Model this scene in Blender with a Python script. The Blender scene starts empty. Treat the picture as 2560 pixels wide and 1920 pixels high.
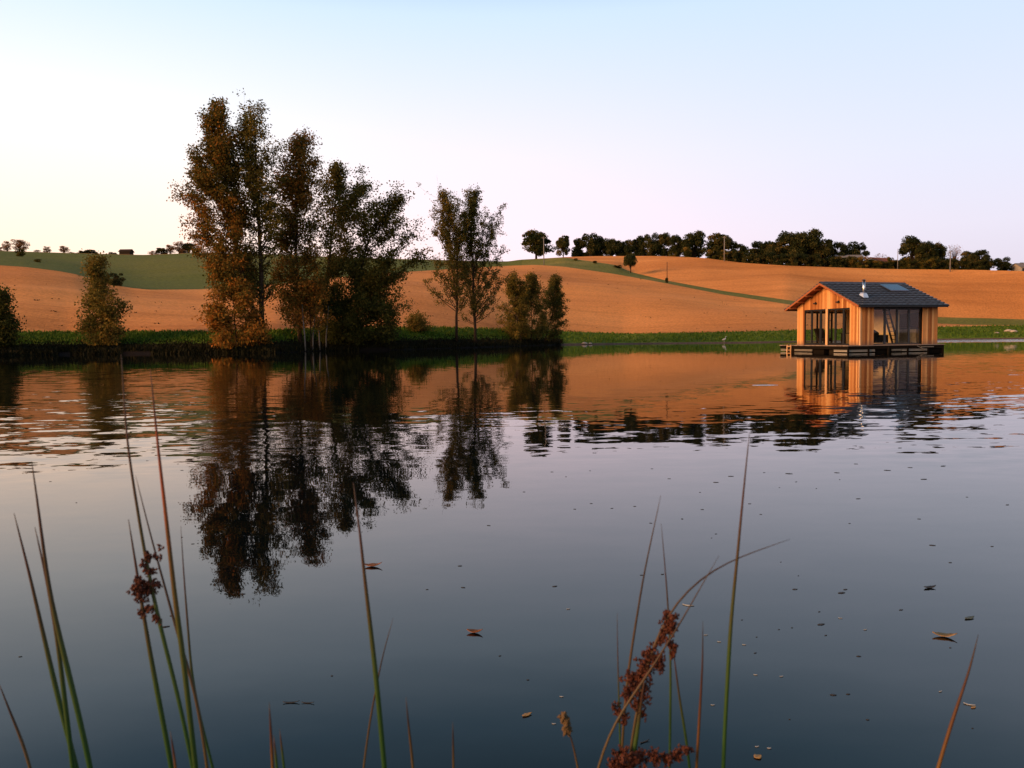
import bpy, math, random
import numpy as np
from mathutils import Vector, Matrix

R = math.radians
SC = bpy.context.scene
COL = SC.collection

# ------------------------------------------------------------------ camera
F, CX, CY = 1970.0, 1280.0, 960.0      # focal length and centre in photo pixels (2560 x 1920)
CAM_H, PITCH, ROLL = 1.15, R(3.37), R(.65)   # held low, tipped down a little and not quite level
cam = bpy.data.cameras.new('camera'); cam.sensor_width = 36.0; cam.lens = 36.0 * F / 2560.0
cam.clip_start = 0.05; cam.clip_end = 9000
cam.dof.use_dof = True; cam.dof.focus_distance = 45; cam.dof.aperture_fstop = 12.5
camo = bpy.data.objects.new('camera', cam); COL.objects.link(camo)
FW = Vector((0, math.cos(PITCH), -math.sin(PITCH))); U0 = Vector((0, math.sin(PITCH), math.cos(PITCH))); R0 = Vector((1, 0, 0))
RT = R0 * math.cos(ROLL) - U0 * math.sin(ROLL); UPV = U0 * math.cos(ROLL) + R0 * math.sin(ROLL)
camo.location = (0, 0, CAM_H); camo.rotation_euler = Matrix((RT, UPV, -FW)).transposed().to_euler()
SC.camera = camo

# ------------------------------------------------------------------ sky and sun
ANTI = Vector((0.89, 0.456))           # compass direction opposite to the set sun
SUN_EL = R(17)
world = bpy.data.worlds.new('World'); SC.world = world; world.use_nodes = True
nt = world.node_tree; nt.nodes.clear()
def s2l(c):
    out = []
    for x in c:
        x = x / 255.0
        out.append(x / 12.92 if x <= 0.04045 else ((x + 0.055) / 1.055) ** 2.4)
    return tuple(out)
def wn(t, **k):
    n = nt.nodes.new(t)
    for a, b in k.items(): setattr(n, a, b)
    return n
def wmath(op, a, b=None, clamp=False):
    n = wn('ShaderNodeMath', operation=op); n.use_clamp = clamp
    for i, v in enumerate((a, b)):
        if v is None: continue
        if isinstance(v, (int, float)): n.inputs[i].default_value = v
        else: nt.links.new(v, n.inputs[i])
    return n.outputs[0]
tc = wn('ShaderNodeTexCoord'); sep = wn('ShaderNodeSeparateXYZ')
nt.links.new(tc.outputs['Generated'], sep.inputs[0])
X, Y, Z = sep.outputs
hl = wmath('SQRT', wmath('ADD', wmath('ADD', wmath('MULTIPLY', X, X), wmath('MULTIPLY', Y, Y)), 1e-5))
cc = wmath('DIVIDE', wmath('ADD', wmath('MULTIPLY', X, ANTI.x), wmath('MULTIPLY', Y, ANTI.y)), hl)
def ramp(stops, lin=False):
    n = wn('ShaderNodeValToRGB'); r = n.color_ramp; r.interpolation = 'B_SPLINE' if False else 'EASE'
    while len(r.elements) > 1: r.elements.remove(r.elements[-1])
    for i, (p, c) in enumerate(stops):
        e = r.elements[0] if i == 0 else r.elements.new(p)
        e.position = p
        e.color = (*(c if lin else s2l(c)), 1)
    r.interpolation = 'LINEAR'
    nt.links.new(Z, n.inputs[0])
    return n.outputs[0]
zen = [(.45, (.32, .53, .74)), (.53, (.155, .31, .46)), (.7, (.07, .16, .30)), (1, (.04, .10, .23))]
r_anti = ramp([(0, (.66, .58, .74)), (.07, (.76, .70, .84)), (.12, (.81, .77, .92)), (.2, (.78, .81, .97)), (.37, (.63, .78, .99))] + zen, True)
r_mid = ramp([(0, (1.10, .80, .84)), (.07, (1.12, .86, .94)), (.14, (1.07, .885, .99)), (.22, (.96, .90, 1.03)), (.37, (.67, .83, 1.02))] + zen, True)
r_side = ramp([(0, (1.42, .95, .66)), (.07, (1.40, .99, .74)), (.15, (1.30, 1.03, .86)), (.25, (1.06, 1.04, 1.04)), (.37, (.72, .88, 1.04))] + zen, True)
r_sun = ramp([(0, (1.6, .80, .34)), (.1, (1.45, .95, .52)), (.25, (1.05, .92, .8)), (.5, (.30, .46, .62)), (.7, (.10, .19, .34)), (1, (.04, .10, .23))], True)
def wmix(f, a, b):
    n = wn('ShaderNodeMix', data_type='RGBA')
    nt.links.new(f, n.inputs[0]); nt.links.new(a, n.inputs[6]); nt.links.new(b, n.inputs[7])
    return n.outputs[2]
def mrange(v, a, b):
    n = wn('ShaderNodeMapRange', interpolation_type='SMOOTHSTEP')
    nt.links.new(v, n.inputs[0]); n.inputs[1].default_value = a; n.inputs[2].default_value = b
    return n.outputs[0]
sk = wmix(mrange(cc, .42, .9), r_mid, r_anti)
sk = wmix(mrange(cc, .55, -.08), sk, r_side)
sk = wmix(mrange(cc, -.18, -.95), sk, r_sun)
sky = wn('ShaderNodeTexSky'); sky.sky_type = 'NISHITA'; sky.sun_disc = False
sky.sun_elevation = R(4); sky.sun_rotation = math.atan2(-ANTI.x, -ANTI.y); sky.air_density = 1.2; sky.dust_density = 1.5
bg1 = wn('ShaderNodeBackground'); bg1.inputs[1].default_value = 0.86; nt.links.new(sk, bg1.inputs[0])
bg2 = wn('ShaderNodeBackground'); bg2.inputs[1].default_value = 0.012; nt.links.new(sky.outputs[0], bg2.inputs[0])
add = wn('ShaderNodeAddShader'); out = wn('ShaderNodeOutputWorld')
nt.links.new(bg1.outputs[0], add.inputs[0]); nt.links.new(bg2.outputs[0], add.inputs[1]); nt.links.new(add.outputs[0], out.inputs[0])

sl = bpy.data.lights.new('sun', 'SUN'); sl.energy = 5.0; sl.angle = R(26); sl.color = (1.0, .52, .24)
so = bpy.data.objects.new('sun', sl); COL.objects.link(so)
sdir = Vector((-ANTI.x * math.cos(SUN_EL), -ANTI.y * math.cos(SUN_EL), math.sin(SUN_EL)))
so.rotation_euler = sdir.to_track_quat('Z', 'Y').to_euler(); so.location = (-30, -40, 30)

SC.view_settings.view_transform = 'Standard'; SC.view_settings.look = 'None'
SC.view_settings.exposure = 0.24; SC.view_settings.gamma = 1.0; SC.view_settings.use_curve_mapping = False
SC.render.engine = 'CYCLES'
SC.cycles.max_bounces = 6; SC.cycles.transparent_max_bounces = 24; SC.cycles.use_denoising = True
SC.cycles.caustics_reflective = False; SC.cycles.caustics_refractive = False

# ------------------------------------------------------------------ helpers
K = 2560.0 / 2212.0                    # from measured view pixels to photo pixels
def ray(u, v):
    return RT * ((u - CX) / F) + UPV * (-(v - CY) / F) + FW
def at_depth(u, v, d):
    r = ray(u, v); return Vector((0, 0, CAM_H)) + r * (d / r.y)
def at_water(u, v, z=0.0):
    r = ray(u, v); return Vector((0, 0, CAM_H)) + r * ((z - CAM_H) / r.z)
def az_of(u, v=800): r = ray(u, v); return math.atan2(r.x, r.y)
def elev_tan(u, v): r = ray(u, v); return r.z / math.hypot(r.x, r.y)

def tag(o, label=None, cat=None, group=None, kind=None):
    if label: o['label'] = label
    if cat: o['category'] = cat
    if group: o['group'] = group
    if kind: o['kind'] = kind
    return o
def empty(name, loc=(0, 0, 0), rz=0.0):
    o = bpy.data.objects.new(name, None); COL.objects.link(o); o.location = loc; o.rotation_euler = (0, 0, rz)
    o.empty_display_size = 0.2
    return o
def new_mesh(name, V, Fs, mat=None, smooth=False, attr=None):
    """V (n,3) array, Fs list of faces or (m,k) int array"""
    me = bpy.data.meshes.new(name)
    V = np.asarray(V, dtype=np.float32)
    if isinstance(Fs, np.ndarray):
        m, k = Fs.shape
        me.vertices.add(len(V)); me.vertices.foreach_set('co', V.ravel())
        me.loops.add(m * k); me.loops.foreach_set('vertex_index', Fs.astype(np.int32).ravel())
        me.polygons.add(m); me.polygons.foreach_set('loop_start', np.arange(0, m * k, k, dtype=np.int32))
        me.update(calc_edges=True)
    else:
        me.from_pydata(V.tolist(), [], Fs); me.update()
    if attr is not None:
        a = me.attributes.new('tint', 'FLOAT', 'POINT'); a.data.foreach_set('value', np.asarray(attr, dtype=np.float32))
    if mat: me.materials.append(mat)
    if smooth: me.polygons.foreach_set('use_smooth', np.ones(len(me.polygons), dtype=bool))
    return me
def link(name, me, parent=None, loc=None):
    o = bpy.data.objects.new(name, me); COL.objects.link(o)
    if parent is not None: o.parent = parent
    if loc is not None: o.location = loc
    return o
class MB:
    """collects simple solids into one mesh"""
    def __init__(s): s.v = []; s.f = []
    def add(s, vs, fs):
        b = len(s.v); s.v += [tuple(p) for p in vs]; s.f += [tuple(i + b for i in q) for q in fs]
    def box(s, x0, x1, y0, y1, z0, z1):
        s.add([(x0, y0, z0), (x1, y0, z0), (x1, y1, z0), (x0, y1, z0), (x0, y0, z1), (x1, y0, z1), (x1, y1, z1), (x0, y1, z1)],
              [(0, 3, 2, 1), (4, 5, 6, 7), (0, 1, 5, 4), (1, 2, 6, 5), (2, 3, 7, 6), (3, 0, 4, 7)])
    def bar(s, a, b, w, h, up=(0, 0, 1)):
        a = Vector(a); b = Vector(b); d = (b - a).normalized(); u = Vector(up)
        sd = d.cross(u)
        if sd.length < 1e-4: sd = d.cross(Vector((1, 0, 0)))
        sd.normalize(); u = sd.cross(d)
        vs = []
        for p in (a, b):
            for i, j in ((-1, -1), (1, -1), (1, 1), (-1, 1)): vs.append(p + sd * (i * w / 2) + u * (j * h / 2))
        s.add(vs, [(3, 2, 1, 0), (4, 5, 6, 7), (0, 1, 5, 4), (1, 2, 6, 5), (2, 3, 7, 6), (3, 0, 4, 7)])
    def tube(s, pts, rad, n=6, cap=True):
        pts = [Vector(p) for p in pts]; b = len(s.v); m = len(pts)
        if isinstance(rad, (int, float)): rad = [rad] * m
        ref = Vector((0.31, 0.94, 0.12))
        for i, p in enumerate(pts):
            d = (pts[min(i + 1, m - 1)] - pts[max(i - 1, 0)]).normalized()
            sd = d.cross(ref).normalized(); u = sd.cross(d)
            for k in range(n):
                a = 2 * math.pi * k / n
                s.v.append(tuple(p + sd * (math.cos(a) * rad[i]) + u * (math.sin(a) * rad[i])))
        for i in range(m - 1):
            for k in range(n):
                s.f.append((b + i * n + k, b + i * n + (k + 1) % n, b + (i + 1) * n + (k + 1) % n, b + (i + 1) * n + k))
        if cap:
            s.f.append(tuple(b + k for k in range(n))[::-1]); s.f.append(tuple(b + (m - 1) * n + k for k in range(n)))
    def prism(s, poly, axis, a, b):
        """poly in the two other axes, extruded along axis from a to b"""
        def P(p, t):
            q = list(p); q.insert(axis, t); return q
        n = len(poly)
        s.add([P(p, a) for p in poly] + [P(p, b) for p in poly],
              [tuple(range(n))[::-1], tuple(range(n, 2 * n))] + [(i, (i + 1) % n, n + (i + 1) % n, n + i) for i in range(n)])
    def mesh(s, name, mat, smooth=False):
        me = new_mesh(name, s.v, s.f, mat, smooth)
        import bmesh
        bm = bmesh.new(); bm.from_mesh(me); bmesh.ops.recalc_face_normals(bm, faces=bm.faces); bm.to_mesh(me); bm.free()
        return me
    def build(s, name, mat, parent=None, smooth=False): return link(name, s.mesh(name, mat, smooth), parent)

# ------------------------------------------------------------------ materials
class NT:
    def __init__(s, name):
        s.m = bpy.data.materials.new(name); s.m.use_nodes = True; s.t = s.m.node_tree
        s.b = s.t.nodes['Principled BSDF']; s.out = s.t.nodes['Material Output']
    def n(s, t, **k):
        q = s.t.nodes.new(t)
        for a, b in k.items(): setattr(q, a, b)
        return q
    def l(s, a, b): s.t.links.new(a, b)
    def noise(s, scale, detail=3, rough=.55, vec=None, stretch=None, coord='Object'):
        q = s.n('ShaderNodeTexNoise'); q.inputs['Scale'].default_value = scale; q.inputs['Detail'].default_value = detail; q.inputs['Roughness'].default_value = rough
        if vec is None:
            c = s.n('ShaderNodeTexCoord'); vec = c.outputs[coord]
        if stretch:
            mp = s.n('ShaderNodeMapping'); mp.inputs['Scale'].default_value = stretch; s.l(vec, mp.inputs[0]); vec = mp.outputs[0]
        s.l(vec, q.inputs['Vector']); return q
    def ramp(s, val, stops):
        q = s.n('ShaderNodeValToRGB'); r = q.color_ramp
        while len(r.elements) > 1: r.elements.remove(r.elements[-1])
        for i, (p, c) in enumerate(stops):
            e = r.elements[0] if i == 0 else r.elements.new(p)
            e.position = p; e.color = (*c, 1)
        s.l(val, q.inputs[0]); return q.outputs[0]
    def mix(s, f, a, b, blend='MIX'):
        q = s.n('ShaderNodeMix', data_type='RGBA', blend_type=blend)
        for v, i in ((f, 0), (a, 6), (b, 7)):
            if isinstance(v, (int, float)): q.inputs[i].default_value = v
            elif isinstance(v, tuple): q.inputs[i].default_value = (*v, 1)
            else: s.l(v, q.inputs[i])
        return q.outputs[2]
    def math(s, op, a, b=None, clamp=False):
        q = s.n('ShaderNodeMath', operation=op); q.use_clamp = clamp
        for i, v in enumerate((a, b)):
            if v is None: continue
            if isinstance(v, (int, float)): q.inputs[i].default_value = v
            else: s.l(v, q.inputs[i])
        return q.outputs[0]
    def bump(s, h, strength, dist=.05):
        q = s.n('ShaderNodeBump'); q.inputs['Strength'].default_value = strength; q.inputs['Distance'].default_value = dist
        s.l(h, q.inputs['Height']); s.l(q.outputs[0], s.b.inputs['Normal'])
    def base(s, c, rough=.8, spec=.3):
        if isinstance(c, tuple): s.b.inputs['Base Color'].default_value = (*c, 1)
        else: s.l(c, s.b.inputs['Base Color'])
        s.b.inputs['Roughness'].default_value = rough; s.b.inputs['Specular IOR Level'].default_value = spec
        return s
def plain(name, c, rough=.7, spec=.3, metal=0., var=.25, scale=8.):
    t = NT(name); q = t.noise(scale, 4)
    a = tuple(x * (1 - var) for x in c); b = tuple(min(1, x * (1 + var)) for x in c)
    t.base(t.ramp(q.outputs[0], [(.3, a), (.7, b)]), rough, spec); t.b.inputs['Metallic'].default_value = metal
    return t.m
def soil(name, c1, c2, c3):
    t = NT(name)
    a = t.noise(.02, 4, .6); b = t.noise(.35, 6, .7, stretch=(.25, 1, 1)); g = t.noise(2.2, 5, .75)
    col = t.ramp(a.outputs[0], [(.32, c1), (.55, c2), (.7, c3)])
    col = t.mix(t.math('MULTIPLY', t.math('SUBTRACT', b.outputs[0], .5), .9, True), col, tuple(x * .55 for x in c2))
    pt = t.noise(.011, 3, .65, stretch=(.5, 1.6, 1)); col = t.mix(1.0, col, t.ramp(pt.outputs[0], [(.34, (.80, .76, .72)), (.5, (1, 1, 1)), (.66, (1.10, 1.12, 1.14))]), 'MULTIPLY')
    fu = t.noise(.12, 4, .7, stretch=(.08, 1.4, 1)); col = t.mix(1.0, col, t.ramp(fu.outputs[0], [(.36, (.84, .82, .8)), (.5, (1, 1, 1)), (.64, (1.06, 1.06, 1.05))]), 'MULTIPLY')
    spk = t.ramp(g.outputs[0], [(.3, (.62, .6, .58)), (.5, (1, 1, 1)), (.72, (1.22, 1.2, 1.16))])
    col = t.mix(1.0, col, spk, 'MULTIPLY')
    t.base(col, .95, .1)
    t.bump(g.outputs[0], .5, .25)
    return t.m
def grass_mat(name, c1, c2, c3, sc=.06):
    t = NT(name)
    a = t.noise(sc, 4, .6); g = t.noise(1.6, 5, .7)
    col = t.ramp(a.outputs[0], [(.3, c1), (.52, c2), (.72, c3)])
    col = t.mix(1.0, col, t.ramp(g.outputs[0], [(.3, (.5, .52, .5)), (.5, (1, 1, 1)), (.7, (1.4, 1.35, 1.2))]), 'MULTIPLY')
    t.base(col, .95, .1); t.bump(g.outputs[0], .6, .3)
    return t.m
def leaf_mat(name, stops, transl=.45):
    t = NT(name)
    at = t.n('ShaderNodeAttribute'); at.attribute_name = 'tint'
    oi = t.n('ShaderNodeObjectInfo')
    v = t.math('ADD', at.outputs['Fac'], t.math('MULTIPLY', t.math('SUBTRACT', oi.outputs['Random'], .5), .12))
    col = t.ramp(v, stops); t.base(col, .75, .12)
    tr = t.n('ShaderNodeBsdfTranslucent'); t.l(col, tr.inputs[0])
    mx = t.n('ShaderNodeMixShader'); mx.inputs[0].default_value = transl
    t.l(t.b.outputs[0], mx.inputs[1]); t.l(tr.outputs[0], mx.inputs[2]); t.l(mx.outputs[0], t.out.inputs[0])
    return t.m

M = {}
M['field'] = soil('ploughed_soil', (.50, .200, .052), (.61, .252, .068), (.67, .29, .084))
M['meadow'] = grass_mat('meadow_grass', (.080, .104, .018), (.105, .122, .022), (.125, .128, .028), .012)
M['track'] = grass_mat('track_grass', (.115, .130, .022), (.15, .15, .03), (.23, .19, .05))
M['hilltop'] = grass_mat('hilltop_grass', (.10, .105, .03), (.13, .12, .04), (.17, .13, .05))
M['bank'] = grass_mat('bank_grass', (.055, .098, .007), (.092, .145, .012), (.16, .18, .026), .12)
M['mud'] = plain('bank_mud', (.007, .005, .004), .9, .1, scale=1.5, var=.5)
M['lip'] = plain('shore_gravel', (.10, .065, .045), .9, .1, scale=3, var=.4)
M['near'] = grass_mat('near_bank_soil', (.03, .03, .012), (.045, .05, .015), (.06, .05, .02), 1.5)
AUT = [(0, (0.0313, 0.0366, 0.0070)), (.3, (0.0800, 0.0696, 0.0121)), (.55, (0.1826, 0.1079, 0.0191)), (.8, (0.3306, 0.1357, 0.0226)), (1, (0.5220, 0.1740, 0.0260))]
OLV = [(0, (0.0291, 0.0374, 0.0083)), (.4, (0.0832, 0.0790, 0.0146)), (.75, (0.1768, 0.1290, 0.0250)), (1, (0.3120, 0.1768, 0.0333))]
GRN = [(0, (0.0167, 0.0267, 0.0100)), (.45, (0.0400, 0.0500, 0.0149)), (.8, (0.0918, 0.0834, 0.0233)), (1, (0.1667, 0.1167, 0.0333))]
PNK = [(0, (0.1400, 0.0900, 0.0440)), (.5, (0.2400, 0.1300, 0.0600)), (1, (0.4000, 0.2000, 0.0900))]
M['autumn'] = leaf_mat('autumn_leaves', AUT); M['olive'] = leaf_mat('olive_leaves', OLV)
M['oak'] = leaf_mat('oak_leaves', GRN); M['rust'] = leaf_mat('rusty_leaves', PNK)
M['sedge'] = leaf_mat('sedge_blades', [(0, (.004, .005, .0015)), (.5, (.009, .010, .003)), (1, (.026, .022, .006))], .15)
M['turf'] = leaf_mat('turf_blades', [(0, (.028, .066, .006)), (.5, (.058, .118, .010)), (1, (.13, .165, .022))], .2)
M['bark'] = plain('bark', (.030, .021, .014), .95, .1, scale=6, var=.5)
M['pale_bark'] = plain('pale_bark', (.15, .13, .11), .9, .1, scale=4, var=.5)

# ------------------------------------------------------------------ terrain
def curve(pts):
    a = np.array(pts, float); return lambda x: np.interp(x, a[:, 0], a[:, 1])
C0 = curve([(0, 769), (150, 766), (480, 763), (600, 762), (700, 758), (850, 756), (1050, 750), (1210, 745), (1350, 743), (1660, 740), (1900, 736.5), (2026, 734.5), (2212, 732.5)])
C1 = curve([(0, 718), (460, 716), (700, 711), (927, 707), (1100, 712), (1222, 716), (1347, 721), (1500, 719), (1660, 715), (2026, 706), (2150, 704), (2212, 703)])
C2 = curve([(0, 573), (65, 577), (130, 585), (170, 592), (200, 600), (240, 612), (290, 622), (330, 626), (440, 625), (600, 614), (700, 602), (870, 588), (1000, 580), (1100, 574),
            (1160, 572), (1220, 576), (1330, 592), (1440, 612), (1560, 636), (1700, 657), (1850, 678), (2026, 699), (2150, 703.4), (2212, 702.4)])
C4 = curve([(0, 542), (200, 548), (320, 551), (440, 546), (600, 549), (750, 556), (900, 560), (1050, 564), (1100, 565), (1123, 561), (1180, 558), (1225, 555), (1300, 553), (1430, 553), (1520, 557),
            (1600, 567.5), (1700, 574), (1900, 581), (2100, 583), (2212, 586)])
C3r = curve([(1225, 557), (1260, 562), (1330, 572), (1365, 588), (1440, 606), (1560, 628), (1700, 648), (1850, 667), (2026, 685), (2150, 688), (2212, 690)])
def C3(x): return np.where(np.asarray(x) < 1225, C4(x) + 0.3, np.maximum(C3r(x), C4(x) + .3))
r2 = curve([(0, 170), (330, 150), (600, 165), (870, 190), (1100, 228), (1220, 228), (1440, 205), (1700, 182), (1850, 198), (2026, 216), (2212, 230)])
r3 = curve([(0, 329), (1100, 299), (1225, 262), (1350, 246), (1440, 224), (1700, 196), (1850, 210), (2026, 228), (2212, 242)])
r4 = curve([(0, 330), (440, 330), (900, 330), (1100, 300), (1225, 275), (1430, 270), (1700, 255), (2212, 280)])
def profile(az):
    """list of (r, z) along one compass direction"""
    x = (CX + F * math.tan(max(min(az, R(50)), R(-50)))) / K
    xc = min(max(x, 0.0), 2212.0)
    def z(v, r): return CAM_H + elev_tan(xc * K, float(v) * K) * r
    d0 = -CAM_H / elev_tan(xc * K, float(C0(xc)) * K)
    if x < 0: d0 = d0 - min(25, -x * .02)
    P = [(d0 - 5, -1.6), (d0, 0.0)]
    ra = d0 + 9
    P.append((ra, z(C1(xc), ra)))
    P.append((float(r2(xc)), z(C2(xc), float(r2(xc)))))
    P.append((float(r3(xc)), z(C3(xc), float(r3(xc)))))
    ra = max(float(r4(xc)), float(r3(xc)) + 1.0)
    P.append((ra, z(C4(xc), ra)))
    P.append((ra + 30, P[-1][1] - .3 + (1.0 if 1225 < xc < 1600 else 0)))
    P.append((ra + 400, P[-1][1] - 8)); P.append((2600, P[-1][1] - 30))
    return P
def hash_noise(x, y):
    return (math.sin(x * .043 + 1.3) * math.cos(y * .037 + .4) + .6 * math.sin(x * .091 + y * .071) + .35 * math.sin(x * .19 - y * .23 + 2))
AZ = np.concatenate([np.radians(np.linspace(-88, -36, 27)), np.arctan((np.linspace(-60, 2270, 420) * K - CX) / F), np.radians(np.linspace(36, 88, 27))])
PROF = np.array([profile(a) for a in AZ])          # (cols, 9, 2)
ker = np.exp(-np.linspace(-2, 2, 9) ** 2); ker /= ker.sum()
def smooth_cols(A):
    pad = np.concatenate([np.repeat(A[:1], 4, 0), A, np.repeat(A[-1:], 4, 0)]); return sum(pad[i:i + len(A)] * ker[i] for i in range(9))
PROF[:, :, :] = smooth_cols(PROF.reshape(len(AZ), -1)).reshape(PROF.shape)
def relief(x, y, t, amp, dr=60.0): return amp * min(1.0, dr / 60) ** 2 * hash_noise(x, y) * 4 * t * (1 - t)
AMP = [0, .0, .5, .8, .3, .1, 0, 0]
def ground(az, r):
    i = int(np.clip(np.searchsorted(AZ, az), 1, len(AZ) - 1)); f = (az - AZ[i - 1]) / (AZ[i] - AZ[i - 1]); f = min(max(f, 0), 1)
    P = PROF[i - 1] * (1 - f) + PROF[i] * f
    z = float(np.interp(r, P[:, 0], P[:, 1])); k = int(np.clip(np.searchsorted(P[:, 0], r) - 1, 0, 7))
    t = (r - P[k, 0]) / max(P[k + 1, 0] - P[k, 0], .01); t = min(max(t, 0), 1)
    x, y = r * math.sin(az), r * math.cos(az)
    return Vector((x, y, z + relief(x, y, t, AMP[k], P[k + 1, 0] - P[k, 0])))
def shore_r(az):
    i = int(np.clip(np.searchsorted(AZ, az), 1, len(AZ) - 1)); return float(PROF[i, 1, 0])
def gp(u, r): return ground(az_of(u * K), r)
def col_of(x): return int(np.argmin(abs(AZ - az_of(x * K))))
def strip(name, k0, k1, nrows, mat, c0=0, c1=None, start=0.0):
    """ground between control lines k0 and k1 over a range of columns"""
    c1 = len(AZ) if c1 is None else c1
    V = []; rows = []
    for k, n in zip(range(k0, k1), nrows):
        for j in range(n): rows.append((k, j / n))
    rows.append((k1 - 1, 1.0))
    for c in range(c0, c1):
        sa, ca = math.sin(AZ[c]), math.cos(AZ[c])
        for k, t in rows:
            r = PROF[c, k, 0] * (1 - t) + PROF[c, k + 1, 0] * t; z = PROF[c, k, 1] * (1 - t) + PROF[c, k + 1, 1] * t
            x, y = r * sa, r * ca
            V.append((x, y, z + relief(x, y, t, AMP[k], PROF[c, k + 1, 0] - PROF[c, k, 0])))
    n = len(rows); m = c1 - c0
    I = np.arange(m * n).reshape(m, n)
    Fs = np.stack([I[:-1, :-1], I[1:, :-1], I[1:, 1:], I[:-1, 1:]], -1).reshape(-1, 4)
    return link(name, new_mesh(name, V, Fs, M[mat] if isinstance(mat, str) else mat, True))
cm = col_of(1128)
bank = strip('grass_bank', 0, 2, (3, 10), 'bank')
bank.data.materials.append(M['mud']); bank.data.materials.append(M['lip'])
nr = 13
cm_mud = col_of(1212)
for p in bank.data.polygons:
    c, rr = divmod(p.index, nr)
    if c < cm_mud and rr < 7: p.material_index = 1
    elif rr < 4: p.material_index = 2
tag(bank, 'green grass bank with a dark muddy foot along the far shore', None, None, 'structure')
tag(strip('ploughed_field', 2, 3, (36,), 'field'), 'bare orange brown ploughed field sloping up behind the bank', None, None, 'structure')
tag(strip('meadow', 3, 4, (26,), 'meadow', 0, cm + 1), 'dull green meadow on the hill behind the left trees', None, None, 'structure')
tag(strip('grass_track', 3, 4, (8,), 'track', cm), 'narrow grassy strip running down between the two brown fields', None, None, 'structure')
uf = strip('upper_field', 4, 5, (16,), 'field')
tag(uf, 'upper brown ploughed field below the hilltop wood', None, None, 'structure')
tag(strip('hilltop', 5, 8, (4, 8, 6), 'hilltop'), 'grassy hilltop behind the fields', None, None, 'structure')

# lake bed / base ground to the horizon, and the near bank behind the rushes
g = MB(); g.add([(-4000, -4000, -2.2), (4000, -4000, -2.2), (4000, 4000, -2.2), (-4000, 4000, -2.2)], [(0, 1, 2, 3)])
tag(g.build('ground', M['mud']), 'base ground under the lake and land', None, None, 'structure')
def near_z(x, y):
    e = 1.75 + .14 * math.sin(x * 1.3) + .1 * math.sin(x * 3.1 + 1)
    t = e - y
    if t > 0: return min(.05 + .3 * t - .03 * t * t if t < 4 else .77 + .012 * (t - 4), 1.6) + .03 * math.sin(x * 5) * math.sin(y * 6)
    return .05 + t * .75
xs = np.concatenate([np.linspace(-200, -8, 20), np.linspace(-7.5, 7.5, 70), np.linspace(8, 200, 20)])
ys = np.concatenate([np.linspace(-400, -6, 16), np.linspace(-5, 3.4, 50)])
V = [(x, y, near_z(x, y)) for x in xs for y in ys]; I = np.arange(len(V)).reshape(len(xs), len(ys))
Fs = np.stack([I[:-1, :-1], I[1:, :-1], I[1:, 1:], I[:-1, 1:]], -1).reshape(-1, 4)
tag(link('near_bank', new_mesh('near_bank', V, Fs, M['near'], True)), 'low grassy bank on the near side of the lake', None, None, 'structure')

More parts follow.
